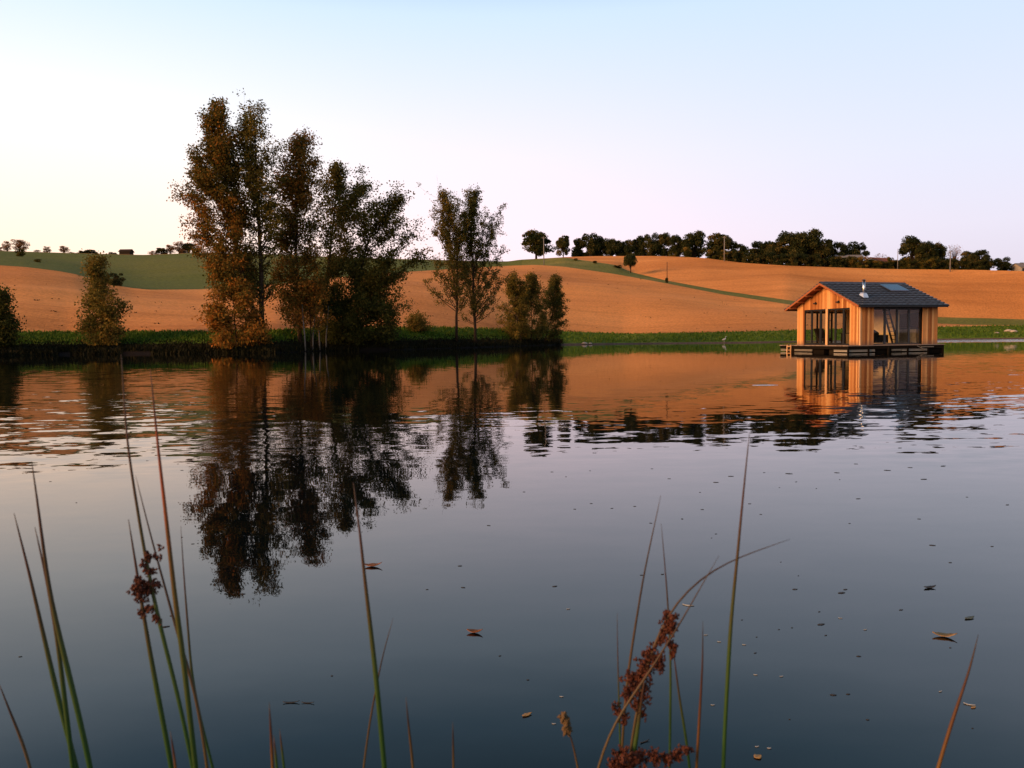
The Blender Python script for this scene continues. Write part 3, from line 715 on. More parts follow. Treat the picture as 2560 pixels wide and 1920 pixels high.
def gen_tree(seed, H, path, prof, nb, rise, leafN, size, tint=(.4, .18), tint_fn=None, tmin=.12, tr=.16, sub=5, spread=.26, fill=.35, trunks=1, tube_n=5, droop=0.0, twig=1.0, leaders=0):
    """path: (t, dx, dy) trunk line; prof: (t, left, right) crown half widths by height fraction; rise: how far branches climb per metre outwards"""
    rg = np.random.default_rng(seed)
    pr = np.array(prof, float)
    def rad(t, ca):
        l, r = np.interp(t, pr[:, 0], pr[:, 1]), np.interp(t, pr[:, 0], pr[:, 2])
        f = (ca + 1) / 2; return l * (1 - f) + r * f
    def trunk(t): p = interp_path(path, t); p[2] = t * H; return p
    mb = MB()
    ts = np.linspace(0, .97, 12)
    tp = [trunk(t) + np.append(rg.normal(0, .012 * H * .25, 2), 0) * (t > 0) for t in ts]
    mb.tube([Vector(p) + (Vector((0, 0, -.3)) if i == 0 else Vector()) for i, p in enumerate(tp)], [tr * (1.25 if t == 0 else 1) * (1 - .9 * t) + .012 for t in ts], 7)
    cents = []; tints = []
    segs = []
    for b in range(nb + leaders):
        t0 = tmin + (0.95 - tmin) * ((b + rg.uniform(0, 1)) / nb) ** 1.3
        if b >= nb: t0 = rg.uniform(.3, .62)
        elif leaders and t0 > .8 and rg.random() < .55: continue
        a = rg.uniform(0, 2 * math.pi); ca, sa = math.cos(a), math.sin(a)
        t1 = t0; re = rise * (.25 + 1.05 * t0) * rg.uniform(.55, 1.15)
        for _ in range(3):
            Rr = rad(min(t1, 1), ca); t1 = min(t0 + re * Rr / H, 1.0)
        if b >= nb: t1 = rg.uniform(max(.66, t0 + .2), .97)
        Rr = rad(t1, ca) * (rg.uniform(.72, 1.03) if b < nb else rg.uniform(.55, 1.0))
        if Rr < .15: continue
        p0 = trunk(t0); ax = trunk(t1)
        tip = np.array([ax[0] + ca * Rr, ax[1] + sa * Rr * .85, t1 * H + rg.normal(0, .1 * Rr)]) 
        mid = p0 * .5 + tip * .5 + np.array([ca, sa, 0]) * Rr * .16 + np.array([0, 0, -.08 * Rr - droop])
        q = np.linspace(0, 1, 6)[:, None]
        pts = (1 - q) ** 2 * p0 + 2 * q * (1 - q) * mid + q ** 2 * tip
        br = max(.014, tr * .34 * (1 - .75 * t0) * min(1, Rr / 2.2))
        mb.tube([Vector(p) for p in pts], list(np.linspace(br, .008, 6)), tube_n, False)
        segs.append((pts, .3 if Rr > 1 else .2, Rr, t0))
        L = np.linalg.norm(tip - p0)
        for s in range(sub):
            f = rg.uniform(.25, .98); base = (1 - f) ** 2 * p0 + 2 * f * (1 - f) * mid + f ** 2 * tip
            d = np.array([ca, sa, 0]) * rg.uniform(.1, 1) + rg.normal(0, .6, 3) + np.array([0, 0, rise * .45 + .15]); d /= np.linalg.norm(d)
            ln = L * rg.uniform(.16, .34) * twig
            e = base + d * ln; m2 = (base + e) / 2 + rg.normal(0, .06 * ln, 3)
            pts2 = np.array([base, m2, e])
            mb.tube([Vector(p) for p in pts2], [max(.009, br * .45), max(.007, br * .3), .005], 4, False)
            segs.append((pts2, .15, ln, t0))
    wts = np.array([max(.08, np.linalg.norm(s[0][-1] - s[0][0])) ** 1.3 * (1 if s[1] < .3 else .6) for s in segs]); wts *= rg.uniform(.2, 1.7, len(segs)); wts /= wts.sum()
    cnt = rg.multinomial(leafN, wts)
    for (pts, s0, Rr, t0), k in zip(segs, cnt):
        if k == 0: continue
        ncl = max(1, int(k / 14))
        cf = rg.uniform(s0, 1.0, ncl)
        x = np.linspace(0, 1, len(pts)); cl = np.stack([np.interp(cf, x, pts[:, j]) for j in range(3)], 1) + rg.normal(0, spread * .7, (ncl, 3))
        ct = rg.normal(0, 1, ncl) * .5 + rg.normal() * .6
        idx = rg.integers(0, ncl, k)
        cents.append(cl[idx] + rg.normal(0, spread, (k, 3)) * np.array([1, 1, .85])); tints.append(ct[idx] + rg.normal(0, .7, k))
    C = np.concatenate(cents); T = tint[0] + tint[1] * np.concatenate(tints)
    if tint_fn is not None: T = T + tint_fn(C)
    keep = C[:, 2] > .15
    return mb, C[keep], T[keep], rg
def plant_tree(name, label, cat, pos, gen, leafmat, size, barkmat='bark', group=None):
    mb, C, T, rg = gen
    e = tag(empty(name, pos), label, cat, group)
    mb.build('trunk', M[barkmat], e, True)
    link('crown', leaves_mesh('crown', C, T, size, rg, M[leafmat]), e)
    return e
def px(cx, cy, x0, y0, s): return (x0 + cx * s, y0 + cy * s)
def tree_from_view(r_off, base_u, base_v, axis, prof, view, **kw):
    """place a tree by its trunk foot; axis and prof rows are view pixels turned into metres at the foot's distance"""
    az = az_of(base_u); r = shore_r(az) + r_off; P = ground(az, r); P.z -= .05
    d = P.y; s = view[2] * d / F
    def elev(cy):                        # height above the foot of a view row
        v = view[1] + cy * view[2]; return at_depth(base_u, v, d).z - P.z
    H = elev(axis[-1][1])
    u0 = (base_u - view[0]) / view[2]
    path = [(0, 0, 0)] + [(elev(y) / H, (x - u0) * s + elev(y) * ROLL, 0) for x, y in axis if elev(y) / H > .04]
    pf = []
    for y, l, rr in prof:
        t = elev(y) / H; axx = interp_path(path, t)[0] - elev(y) * ROLL
        pf.append((t, max(.15, axx - (l - u0) * s), max(.15, (rr - u0) * s - axx)))
    pf.sort()
    return P, H, path, pf
VA = (420, 230, .404); VB = (980, 450, .2712); VC = (0, 560, .2893); VD = (1260, 540, .2984)
def big_tree(name, label, cat, r_off, bu, axis, prof, view, seed, nb, rise, N, size, mat, bark='bark', tint=(.4, .18), tfn=None, group=None, **kw):
    P, H, path, pf = tree_from_view(r_off, bu, 0, axis, prof, view)
    N = int(N * (1.3 if view is VB else 1.05)); size *= 1.2; kw['spread'] = kw.get('spread', .26) * 1.2
    return plant_tree(name, label, cat, P, gen_tree(seed, H, path, pf, nb, rise, N, size, tint, tfn, **kw), mat, size, bark, group)
GP = 'trees on the far bank'
big_tree('poplar_tree', 'tall dense poplar, leftmost of the bank clump, with rusty lower branches', 'tree', 3.2, 420 + 555 * .404,
         [(570, 1500), (500, 1250), (430, 1000), (385, 700), (365, 350), (330, 80)],
         [(80, 300, 360), (130, 230, 410), (300, 200, 440), (500, 130, 450), (620, 100, 470), (760, 70, 480), (880, 130, 480), (1000, 200, 490), (1150, 250, 520), (1400, 330, 560)],
         VA, 11, 100, 1.7, 46000, .18, 'autumn', tint=(.36, .18), tfn=lambda C: np.where((C[:, 2] < 14) & (C[:, 2] > 7), .14, 0) + np.clip(-C[:, 0] - 7, 0, 4) * .05, group=GP, tr=.26, tmin=.2, spread=.22, leaders=8)
big_tree('poplar_tree', 'tall poplar with a thin airy top, second from left in the bank clump', 'tree', 4.2, 420 + 585 * .404,
         [(580, 1500), (575, 1100), (570, 700), (560, 350), (555, 85)],
         [(85, 500, 600), (140, 480, 650), (250, 470, 690), (400, 470, 690), (560, 460, 690), (700, 450, 720), (850, 450, 730), (1000, 470, 700), (1200, 480, 680), (1450, 520, 640)],
         VA, 23, 90, 2.0, 19000, .175, 'olive', tint=(.52, .2), tfn=lambda C: np.where(C[:, 2] < 12, -.05, .1), group=GP, tr=.26, tmin=.16, spread=.22, leaders=8)
big_tree('poplar_tree', 'slim rusty brown poplar in the middle of the bank clump', 'tree', 3.6, 420 + 815 * .404,
         [(815, 1500), (800, 1100), (800, 700), (820, 450), (830, 260)],
         [(260, 800, 900), (330, 760, 930), (480, 730, 960), (620, 690, 960), (800, 690, 950), (1000, 640, 960), (1200, 650, 960), (1450, 700, 930)],
         VA, 37, 80, 1.7, 30000, .18, 'autumn', tint=(.45, .18), tfn=lambda C: np.where(C[:, 2] > 15, .10, 0), group=GP, tr=.2, tmin=.14, leaders=4)
big_tree('alder_tree', 'broad green alder with twin leafy tops right of the rusty poplar', 'tree', 3.4, 420 + 975 * .404,
         [(975, 1500), (985, 1200), (1010, 950), (1040, 720), (1060, 470)],
         [(470, 960, 1060), (520, 950, 1240), (620, 930, 1280), (740, 910, 1270), (880, 920, 1200), (1050, 900, 1180), (1250, 900, 1150), (1450, 900, 1120)],
         VA, 41, 52, 1.15, 21000, .19, 'olive', tint=(.50, .2), group=GP, tr=.2, tmin=.16)
big_tree('alder_tree', 'dark leaning alder at the right end of the bank clump', 'tree', 3.0, 420 + 1130 * .404,
         [(1130, 1500), (1180, 1150), (1250, 900), (1330, 780), (1400, 665)],
         [(665, 1300, 1450), (760, 1230, 1490), (830, 1210, 1590), (930, 1200, 1620), (1050, 1180, 1600), (1180, 1120, 1520), (1300, 1060, 1480), (1450, 1020, 1440)],
         VA, 53, 60, .95, 26000, .19, 'olive', tint=(.42, .2), tfn=lambda C: np.where(C[:, 2] > 12, .10, 0), group=GP, tr=.2, tmin=.08)
big_tree('willow_shrub', 'orange leaved shrub at the foot of the leftmost tall poplar', 'shrub', 1.6, 420 + 420 * .404,
         [(420, 1560), (410, 1400), (400, 1190)],
         [(1190, 330, 470), (1280, 270, 560), (1400, 210, 620), (1480, 220, 640), (1570, 280, 620)],
         VA, 61, 46, .8, 11000, .21, 'autumn', tint=(.66, .18), tr=.07, tmin=.03, group=GP)
amber = big_tree('willow_shrub', 'pale stemmed amber willow shrub standing in the water below the alder', 'shrub', .3, 420 + 880 * .404,
         [(880, 1590), (880, 1400), (860, 1170)],
         [(1170, 780, 930), (1260, 720, 1000), (1380, 690, 1010), (1470, 740, 1000), (1520, 800, 960)],
         VA, 67, 34, .9, 5200, .2, 'autumn', tint=(.55, .2), tr=.05, tmin=.3, group=GP)
for i, (bu, tx) in enumerate(((845, 835), (890, 905), (935, 925), (972, 985))):
    az = az_of(420 + bu * .404); P = ground(az, shore_r(az) + .1 + .1 * (i % 2)); s = .404 * P.y / F
    m = MB(); m.tube([Vector((0, 0, -.4)), Vector(((tx - bu) * s * .3, .05, 1.6)), Vector(((tx - bu) * s, .1, 3.0)), Vector(((tx - bu) * s * 1.6, .2, 4.6))], [.085, .07, .05, .02], 7)
    o = m.build('stem', M['pale_bark'], amber, True); o.location = P - amber.location
big_tree('alder_shrub', 'dark dense alder shrub under the leaning tree', 'shrub', 1.8, 420 + 1220 * .404,
         [(1220, 1570), (1230, 1350), (1240, 1120)],
         [(1120, 1150, 1310), (1220, 1060, 1400), (1350, 1000, 1450), (1450, 990, 1450), (1570, 1010, 1440)],
         VA, 71, 52, .75, 13000, .21, 'olive', tint=(.20, .15), tr=.08, tmin=.03, group=GP)
big_tree('alder_shrub', 'dark low shrub between the amber willow and the leaning alder', 'shrub', 2.2, 420 + 1030 * .404,
         [(1030, 1560), (1030, 1400), (1030, 1230)],
         [(1230, 990, 1080), (1330, 940, 1130), (1450, 930, 1150), (1560, 950, 1140)],
         VA, 73, 36, .8, 7000, .21, 'olive', tint=(.16, .14), tr=.06, tmin=.03, group=GP)
big_tree('poplar_tree', 'young poplar with upswept bare branches, left of the separate pair', 'tree', 2.5, 980 + 590 * .2712,
         [(590, 1430), (600, 1100), (600, 760), (575, 420), (490, 110)],
         [(110, 455, 525), (160, 440, 600), (220, 395, 630), (330, 375, 650), (500, 365, 660), (640, 350, 660), (800, 330, 680), (950, 260, 680), (1080, 280, 680), (1190, 420, 660)],
         VB, 83, 90, 2.6, 15500, .155, 'olive', tint=(.62, .2), tr=.17, tmin=.2, group=GP, spread=.15, leaders=12)
big_tree('poplar_tree', 'young poplar with spreading branches, right of the separate pair', 'tree', 1.6, 980 + 765 * .2712,
         [(765, 1500), (750, 1150), (740, 800), (735, 450), (725, 115)],
         [(115, 670, 780), (180, 655, 840), (220, 650, 880), (260, 650, 930), (400, 650, 960), (520, 640, 1070), (650, 640, 1090), (800, 620, 1040), (950, 640, 1060), (1120, 620, 1000), (1280, 640, 960), (1350, 660, 900)],
         VB, 89, 95, 2.5, 19500, .155, 'olive', tint=(.50, .2), tr=.18, tmin=.13, group=GP, spread=.15, leaders=14)
for (ax_, l, r_, top, sd, lab, tt) in ((1130, 985, 1270, 830, 97, 'olive poplar shrub with feathery tops, left of the three by the water', .6), (1285, 1110, 1440, 850, 101, 'tall feathery poplar shrub in the middle of the three by the water', .5),
                                       (1490, 1300, 1600, 860, 103, 'dark pointed poplar shrub, right of the three by the water', .34)):
    big_tree('poplar_shrub', lab, 'shrub', 1.6, 980 + (ax_ * .6 + 1280 * .4) * .2712, [((ax_ * .6 + 1280 * .4), 1470), (ax_, 1200), (ax_ + 10, top)],
             [(top, ax_ - 15, ax_ + 30), (top + 100, ax_ - 50, ax_ + 70), (top + 220, l + 30, r_ - 20), (top + 350, l, r_), (1380, l, r_), (1460, l + 30, r_ - 30)],
             VB, sd, 75, 1.5, 11500, .16, 'olive', tint=(tt, .2), tr=.06, tmin=.04, group=GP, spread=.16, leaders=7)
big_tree('round_bush', 'small light green bush on the bank between clump and pair', 'bush', 7, 980 + 225 * .2712, [(225, 1390), (225, 1330), (225, 1255)],
         [(1255, 180, 270), (1290, 120, 330), (1340, 110, 350), (1380, 140, 330)], VB, 107, 26, .6, 2600, .18, 'olive', tint=(.72, .18), tr=.04, tmin=.05, group=GP)
big_tree('birch_tree', 'small pointed olive tree alone on the left bank', 'tree', 3.2, .2893 * 880, [(885, 1060), (880, 850), (860, 600), (855, 440), (850, 290)],
         [(290, 790, 920), (380, 780, 930), (460, 800, 960), (540, 800, 990), (600, 730, 1000), (700, 690, 1080), (800, 700, 1040), (880, 730, 1060), (980, 720, 1040), (1040, 800, 1000)],
         VC, 109, 60, .9, 12500, .19, 'olive', tint=(.56, .18), tfn=lambda C: np.clip(3 - C[:, 2], 0, 3) * .07, tr=.09, tmin=.05, group=GP)
big_tree('willow_shrub', 'dark green shrub cut by the left edge of the view', 'shrub', 3.0, .2893 * -40, [(-40, 1040), (-40, 850), (-40, 600)],
         [(600, -120, 40), (680, -180, 95), (780, -220, 110), (900, -230, 105), (1030, -200, 90)], VC, 113, 46, .8, 8500, .2, 'olive', tint=(.22, .15), tr=.07, tmin=.04, group=GP)

# --- shared crowns for the far trees
def round_variant(seed, N=10000, size=.45, kind='oak', wob=.25, trunk=True, lo=.2):
    """unit-ish tree 10 m high and 9 m wide, lobed crown"""
    rg = np.random.default_rng(seed)
    nl = 34; C = []; T = []
    mb = MB()
    mb.tube([Vector((0, 0, -.5)), Vector((.1, 0, 2.5)), Vector((0, .1, 5))], [.32, .24, .12], 6)
    for i in range(nl):
        a = rg.uniform(0, 2 * math.pi); h = rg.uniform(lo, .92) if trunk else rg.uniform(.05, .85)
        rr = 3.4 * math.sqrt(max(.05, 1 - ((h - .48) / .56) ** 2)) * rg.uniform(.35, 1.0)
        c = np.array([math.cos(a) * rr, math.sin(a) * rr, h * 9.3]); lr = rg.uniform(.75, 1.55)
        mb.tube([Vector((0, 0, max(.3, 10 * h * .35))), Vector(c * np.array([.45, .45, .8])), Vector(c)], [.12, .08, .02], 4, False)
        k = N // nl
        d = rg.normal(size=(k, 3)); d /= np.linalg.norm(d, axis=1, keepdims=True); q = rg.uniform(.35, 1.05, (k, 1)) ** .6
        C.append(c + d * q * lr * np.array([1.1, 1.1, .85]) + rg.normal(0, .12, (k, 3))); T.append(rg.normal(0, .3) + rg.normal(0, .22, k))
    C = np.concatenate(C); T = np.concatenate(T) + .42
    C[:, 2] = np.maximum(C[:, 2], .1)
    return mb.mesh('trunk', M['bark'], True), leaves_mesh('crown', C, T, size, rg, M[kind])
oaks = [round_variant(200 + i) for i in range(6)] + [round_variant(219, lo=.46)]
bushes = [round_variant(230 + i, 5000, .6, 'oak', trunk=False) for i in range(3)]
rusts = [round_variant(240 + i, 3200, .42, 'rust') for i in range(3)]
olives = [round_variant(250 + i, 5000, .55, 'olive', trunk=False) for i in range(3)]
bares = [round_variant(260 + i, 900, .34, 'rust') for i in range(2)]
proto = {}
def far_tree(name, label, cat, kind, x, r, wpx, hpx, group, dz=0.0):
    """x: view column (2212 wide); wpx, hpx: size in view pixels at that distance"""
    P = gp(x, r); s = K * P.y / F
    key = (kind[0], kind[1])
    tm, cm_ = {'oak': oaks, 'bush': bushes, 'rust': rusts, 'olive': olives, 'bare': bares}[kind[0]][kind[1]]
    e = tag(empty(name, (P.x, P.y, P.z - .1 + dz), random.Random(x).uniform(0, 6.28)), label, cat, group)
    sx, sz = wpx * s / 9.0, hpx * s / 10.2
    if key not in proto: proto[key] = (link('trunk', tm, e), link('crown', cm_, e))
    else:
        for q in proto[key]:
            c = q.copy(); COL.objects.link(c); c.parent = e
    e.scale = (sx, sx, sz)
    return e
def vx(cx): return (1860 + cx * .3164) / K      # from the right-hand view to columns
def vd(cx): return (1260 + cx * .2984) / K
GW = 'trees of the hilltop wood'
rr_ = lambda x: float(r4(x))
W = [  # name, label, cat, kind, column, extra distance, width, height
 ('oak_tree', 'big round dark tree beside the left utility pole on the hilltop', ('oak', 0), vd(275), 3, 72, 60),
 ('oak_tree', 'small ragged tree standing in the gap right of the big round hilltop tree', ('oak', 1), vd(500), 2, 33, 47),
 ('oak_tree', 'first tree at the left end of the long hilltop row', ('oak', 2), vd(630), 26, 36, 45),
 ('oak_tree', 'rounded second tree from the left end of the hilltop row', ('oak', 3), vd(725), 24, 46, 53),
 ('oak_tree', 'third tree from the left end of the hilltop row', ('oak', 4), vd(810), 27, 36, 47),
 ('oak_tree', 'lower fourth tree of the hilltop row', ('oak', 5), vd(905), 24, 36, 45),
 ('oak_tree', 'lowest tree in the dip of the hilltop row', ('oak', 0), vd(985), 26, 34, 39),
 ('oak_tree', 'tree just right of the dip in the hilltop row', ('oak', 1), vd(1060), 24, 34, 40),
 ('oak_tree', 'narrow tree rising again after the dip in the hilltop row', ('oak', 2), vd(1140), 26, 36, 48),
 ('oak_tree', 'full crowned tree above the lone field tree', ('oak', 3), vd(1235), 24, 40, 52),
 ('oak_tree', 'thin topped tree right of the full crowned hilltop tree', ('oak', 4), vd(1335), 26, 40, 54),
 ('oak_tree', 'open tree with sky showing under it in the hilltop row', ('oak', 5), vd(1440), 24, 36, 52),
 ('oak_tree', 'wide flat topped tree behind the yellowish bush on the hilltop', ('oak', 0), vd(1590), 24, 62, 58),
 ('oak_tree', 'tall domed tree behind the middle utility pole', ('oak', 1), vd(1800), 14, 70, 62),
 ('oak_tree', 'lower tree in the notch right of the middle utility pole', ('oak', 2), vd(1960), 16, 44, 46),
 ('oak_tree', 'tree left of the great oak with a bumpy top', ('oak', 3), vx(110), 12, 62, 54),
 ('oak_tree', 'tree leaning on the left flank of the great oak', ('oak', 4), vx(240), 10, 56, 56),
 ('oak_tree', 'left dome of the great dark oak mass, highest on the ridge', ('oak', 5), vx(380), 12, 66, 82),
 ('oak_tree', 'right dome of the great dark oak mass on the ridge', ('oak', 0), vx(500), 11, 76, 82),
 ('oak_tree', 'low shoulder tree on the right of the great oak mass', ('oak', 1), vx(620), 10, 48, 64),
 ('oak_tree', 'brownish tree just right of the great oak mass', ('oak', 2), vx(740), 12, 46, 60),
 ('oak_tree', 'broad tree with ragged right side before the red roof gap', ('oak', 3), vx(880), 14, 56, 62),
 ('oak_tree', 'broad round tree above the cabin roof right of the red roof', ('oak', 4), vx(1320), 12, 60, 74),
 ('oak_tree', 'tree on the right flank of the round tree above the cabin', ('oak', 5), vx(1430), 10, 50, 66),
 ('oak_tree', 'small tree between the round tree and the pale bare tree', ('oak', 0), vx(1530), 13, 36, 62),
 ('oak_tree', 'lower dark tree right of the tall pole above the cabin', ('oak', 1), vx(1760), 10, 44, 45),
 ('oak_tree', 'dark slanting tree near the right end of the ridge wood', ('oak', 2), vx(1860), 9, 44, 47),
 ('oak_tree', 'small dark tree past the gap near the right edge', ('oak', 3), vx(2030), 16, 38, 36),
 ('oak_tree', 'last small tree of the ridge cut near the right edge', ('oak', 4), vx(2150), 20, 30, 27),
]
for nm, lb, kd, x, ex, w, h in W: far_tree(nm, lb, 'tree', kd, x, rr_(x) + ex, w * 1.12, h * (1.24 if ex > 20 else 1.12), GW)
far_tree('bare_tree', 'almost bare pale tree beside the red roof', 'tree', ('bare', 0), vx(1070), rr_(vx(1070)) + 26, 44, 55, GW)
far_tree('bare_tree', 'thin pale leafless tree behind the tallest right utility pole', 'tree', ('bare', 1), vx(1650), rr_(vx(1650)) + 12, 42, 70, GW)
far_tree('round_bush', 'yellow green round bush in front of the hilltop row', 'bush', ('olive', 0), vd(1530), rr_(vd(1530)) + 14, 30, 32, 'bushes below the hilltop wood')
far_tree('round_bush', 'smaller olive bush left of the yellow green hilltop bush', 'bush', ('olive', 1), vd(1420), rr_(vd(1420)) + 15, 22, 22, 'bushes below the hilltop wood')
far_tree('field_tree', 'lone small round tree on the grass strip between the fields', 'tree', ('oak', 6), vd(1062), float(r3(vd(1062))) - 8, 36, 46, None)
far_tree('round_bush', 'dark green bush where meadow and brown field meet at left', 'bush', ('bush', 0), .2893 * 1010 / K, float(r2(.2893 * 1010 / K)) - 1, 38, 34, None)
far_tree('round_bush', 'faint dark bush on the upper left meadow', 'bush', ('olive', 2), .2893 * 205 / K, 235, 24, 20, None)
far_tree('round_bush', 'tiny dark bush at the meadow edge near the left', 'bush', ('olive', 1), .2893 * 350 / K, 205, 16, 10, None)
ORD = ('first', 'second', 'third', 'fourth', 'fifth', 'sixth', 'seventh', 'eighth', 'ninth')
MARK = [(vd(725), 'the left end of the hilltop row'), (vd(985), 'the dip in the hilltop row'), (vd(1235), 'the full crowned hilltop tree'), (vd(1480), 'the yellow green bush'), (vd(1840), 'the middle utility pole'),
        (vx(110), 'the bumpy topped tree'), (vx(440), 'the great oak mass'), (vx(740), 'the brownish tree'), (vx(1000), 'the red farmhouse roof'), (vx(1320), 'the round tree above the cabin'), (vx(1610), 'the tallest right pole'), (vx(1860), 'the last slanting tree')]
seen_marks = {}
def hedge_label(x, k):
    mk = min(MARK, key=lambda q: abs(q[0] - x))[1]; key = (mk, k); n = seen_marks.get(key, 0); seen_marks[key] = n + 1
    w = {'olive': 'olive brown bush', 'bush': 'dark hedge bush', 'row': 'low undergrowth bush'}[k]
    return '%s near %s, %s from the left there' % (w, mk, ORD[min(n, 8)])
far_tree('round_bush', 'first low tuft of scrub along the grass strip, nearest the hilltop', 'bush', ('olive', 2), vd(605), float(r3(vd(605))) - 5, 12, 7, 'scrub tufts on the grass strip')
far_tree('round_bush', 'middle dark tuft of scrub along the grass strip', 'bush', ('bush', 2), vd(765), float(r3(vd(765))) - 6, 13, 7, 'scrub tufts on the grass strip')
far_tree('round_bush', 'wide low tuft of scrub left of the lone field tree', 'bush', ('bush', 0), vd(955), float(r3(vd(955))) - 7, 24, 8, 'scrub tufts on the grass strip')
# hedge of separate bushes along the foot of the ridge wood
rg = random.Random(77)
x = vd(1740)
i = 0
while x < vx(1940):
    kd = ('olive', i % 3) if (i % 5 in (0, 2, 3) and (x < vd(2060) or vx(800) < x < vx(1560))) else ('bush', i % 3)
    w = rg.uniform(22, 34); h = rg.uniform(22, 36) if x > vx(650) or x < vd(2060) else rg.uniform(26, 38)
    far_tree('hedge_bush', hedge_label(x, kd[0]), 'bush', kd, x, rr_(x) + rg.uniform(4, 7), w, h, 'hedge bushes below the ridge wood')
    x += w * .42; i += 1
x = vd(600)
while x < vd(1700):
    far_tree('hedge_bush', hedge_label(x, 'row'), 'bush', ('bush', i % 3), x, rr_(x) + rg.uniform(27, 32), rg.uniform(20, 30), rg.uniform(10, 20), 'undergrowth bushes of the hilltop row')
    x += rg.uniform(16, 24); i += 1
GS = 'scattered trees on the left skyline'
for x, r_, w, h, kd, lb in ((20, 0, 24, 17, ('rust', 0), 'sparse rusty tree at the left end of the skyline'), (92, 0, 24, 28, ('rust', 1), 'pale rusty tree left of the big skyline tree'),
                            (195, 0, 46, 31, ('rust', 2), 'largest rusty round tree on the left skyline'), (352, 0, 18, 13, ('rust', 0), 'small pink tinged tree right of the largest skyline tree'),
                            (432, 0, 20, 18, ('rust', 1), 'upright pink tinged tree on the left skyline'), (578, 0, 30, 19, ('rust', 2), 'wide bare pinkish tree on the left skyline'),
                            (648, 0, 14, 10, ('rust', 0), 'tiny bare tree beside the dark skyline bush'), (735, 1, 30, 14, ('oak', 1), 'left half of the dark skyline bush'),
                            (810, 1, 34, 17, ('oak', 2), 'right half of the dark domed skyline bush'), (995, 1, 25, 12, ('oak', 3), 'small dark isolated bush on the skyline'),
                            (1340, 0, 24, 16, ('rust', 1), 'rusty tree at the left end of the low skyline hedge'), (1420, 0, 30, 18, ('oak', 4), 'dark low tree in the skyline hedge'),
                            (1490, 0, 28, 24, ('rust', 2), 'rusty tree in the middle of the skyline hedge'), (1570, 0, 34, 32, ('rust', 0), 'tallest rusty tree of the skyline hedge'),
                            (1650, 0, 32, 28, ('oak', 5), 'dark tree of the skyline hedge left of the poplars'), (1730, 0, 32, 27, ('rust', 1), 'rusty tree of the skyline hedge nearest the poplars')):
    xx = .2893 * x / K
    far_tree('skyline_tree' if h > 16 else 'skyline_bush', lb, 'tree' if h > 16 else 'bush', kd, xx, rr_(xx) + 4 + r_, w, h, GS, -.6 if h < 18 else 0)

# ------------------------------------------------------------------ poles, buildings
M['pole'] = plain('weathered_pole', (.17, .165, .16), .9, .1); M['darkpole'] = plain('dark_pole', (.05, .03, .02), .9, .1)
M['tile'] = plain('red_roof_tiles', (.36, .11, .05), .9, .1); M['render'] = plain('pale_render', (.34, .30, .25), .9, .1)
def pole(x, r_, top_v, label, mat, w=.11, arm=True):
    P = gp(x, r_); top = at_depth(x * K, top_v * K, P.y).z
    e = tag(empty('utility_pole', P), label, 'utility pole', 'utility poles on the hill')
    m = MB(); m.tube([(0, 0, -.3), (0, 0, top - P.z)], [w * 1.3, w * .8], 8); m.build('shaft', M[mat], e, True)
    if arm:
        m = MB(); m.box(-.55, .55, -.05, .05, top - P.z - .5, top - P.z - .4); m.build('crossarm', M[mat], e)
        for s in (-.45, 0, .45):
            m = MB(); m.tube([(s, 0, top - P.z - .4), (s, 0, top - P.z - .22)], [.05, .035], 6); m.build('insulator', M['render'], e)
pole(1176, float(r2(1176)) + 3, 511, 'pale utility pole in front of the big round hilltop tree', 'pole', .13)
pole(1564, rr_(1564) - 2, 510, 'pale utility pole at the left end of the hedge', 'pole', .14)
pole(1441, float(r2(1441)) + 6, 566, 'thin dark pole rising from the grass strip between fields', 'darkpole', .09, False)
pole(2050, rr_(2050) - 2, 541, 'tall pale utility pole on the field edge right of the cabin', 'pole', .12)
pole(1937, rr_(1937) + 3.2, 537, 'short pale post half hidden in the hedge behind the cabin', 'pole', .09, False)
far_tree('round_bush', 'dark little bush at the foot of the thin dark pole', 'bush', ('bush', 1), 1440, float(r2(1440)) + 5, 10, 14, None)
def cottage(name, x, r_, w, d, hw, hr, label, wall, roof, win=True, rz=0.0):
    P = gp(x, r_); P.z -= .2
    e = tag(empty(name, P, rz), label, 'house')
    m = MB(); m.box(-w / 2, w / 2, -d / 2, d / 2, 0, hw); m.prism([(-d / 2, hw), (d / 2, hw), (0, hw + hr - .12)], 0, -w / 2, w / 2); m.build('wall', M[wall], e)
    m = MB()
    for s in (-1, 1):
        m.prism([(0, hw + hr), (s * (d / 2 + .3), hw - .1), (s * (d / 2 + .3), hw - .22), (0, hw + hr - .12)], 0, -w / 2 - .3, w / 2 + .3)
    m.build('roof', M[roof], e)
    if win:
        for q in (-.25, .25):
            m = MB(); m.box(q * w - .5, q * w + .5, -d / 2 - .04, -d / 2, hw * .35, hw * .8); m.build('window', M['black'], e)
    return e
cottage('farmhouse', vx(1055), rr_(vx(1055)) + 24, 8, 7, 4.4, 1.5, 'farmhouse with a red tiled roof half hidden in the ridge wood', 'render', 'tile', rz=.5)
cottage('outbuilding', vx(812), rr_(vx(812)) + 9.5, 8, 4, 4.2, .8, 'pale roofed outbuilding buried in the hedge behind the cabin', 'render', 'pole', False)
cottage('cottage', vx(2185), rr_(vx(2185)) + 15, 4, 5, 2.6, 1.2, 'small pale cottage at the right end of the ridge', 'render', 'pole')
cottage('field_hut', .2893 * 1115 / K, rr_(.2893 * 1115 / K) + 3, 4, 3, 1.6, .9, 'tiny dark hut alone on the left skyline', 'bark', 'bark', False)
cottage('cottage', .2893 * 1612 / K, rr_(.2893 * 1612 / K) + 5, 3.2, 3, 1.8, .8, 'small white cottage in the left skyline hedge', 'render', 'render')

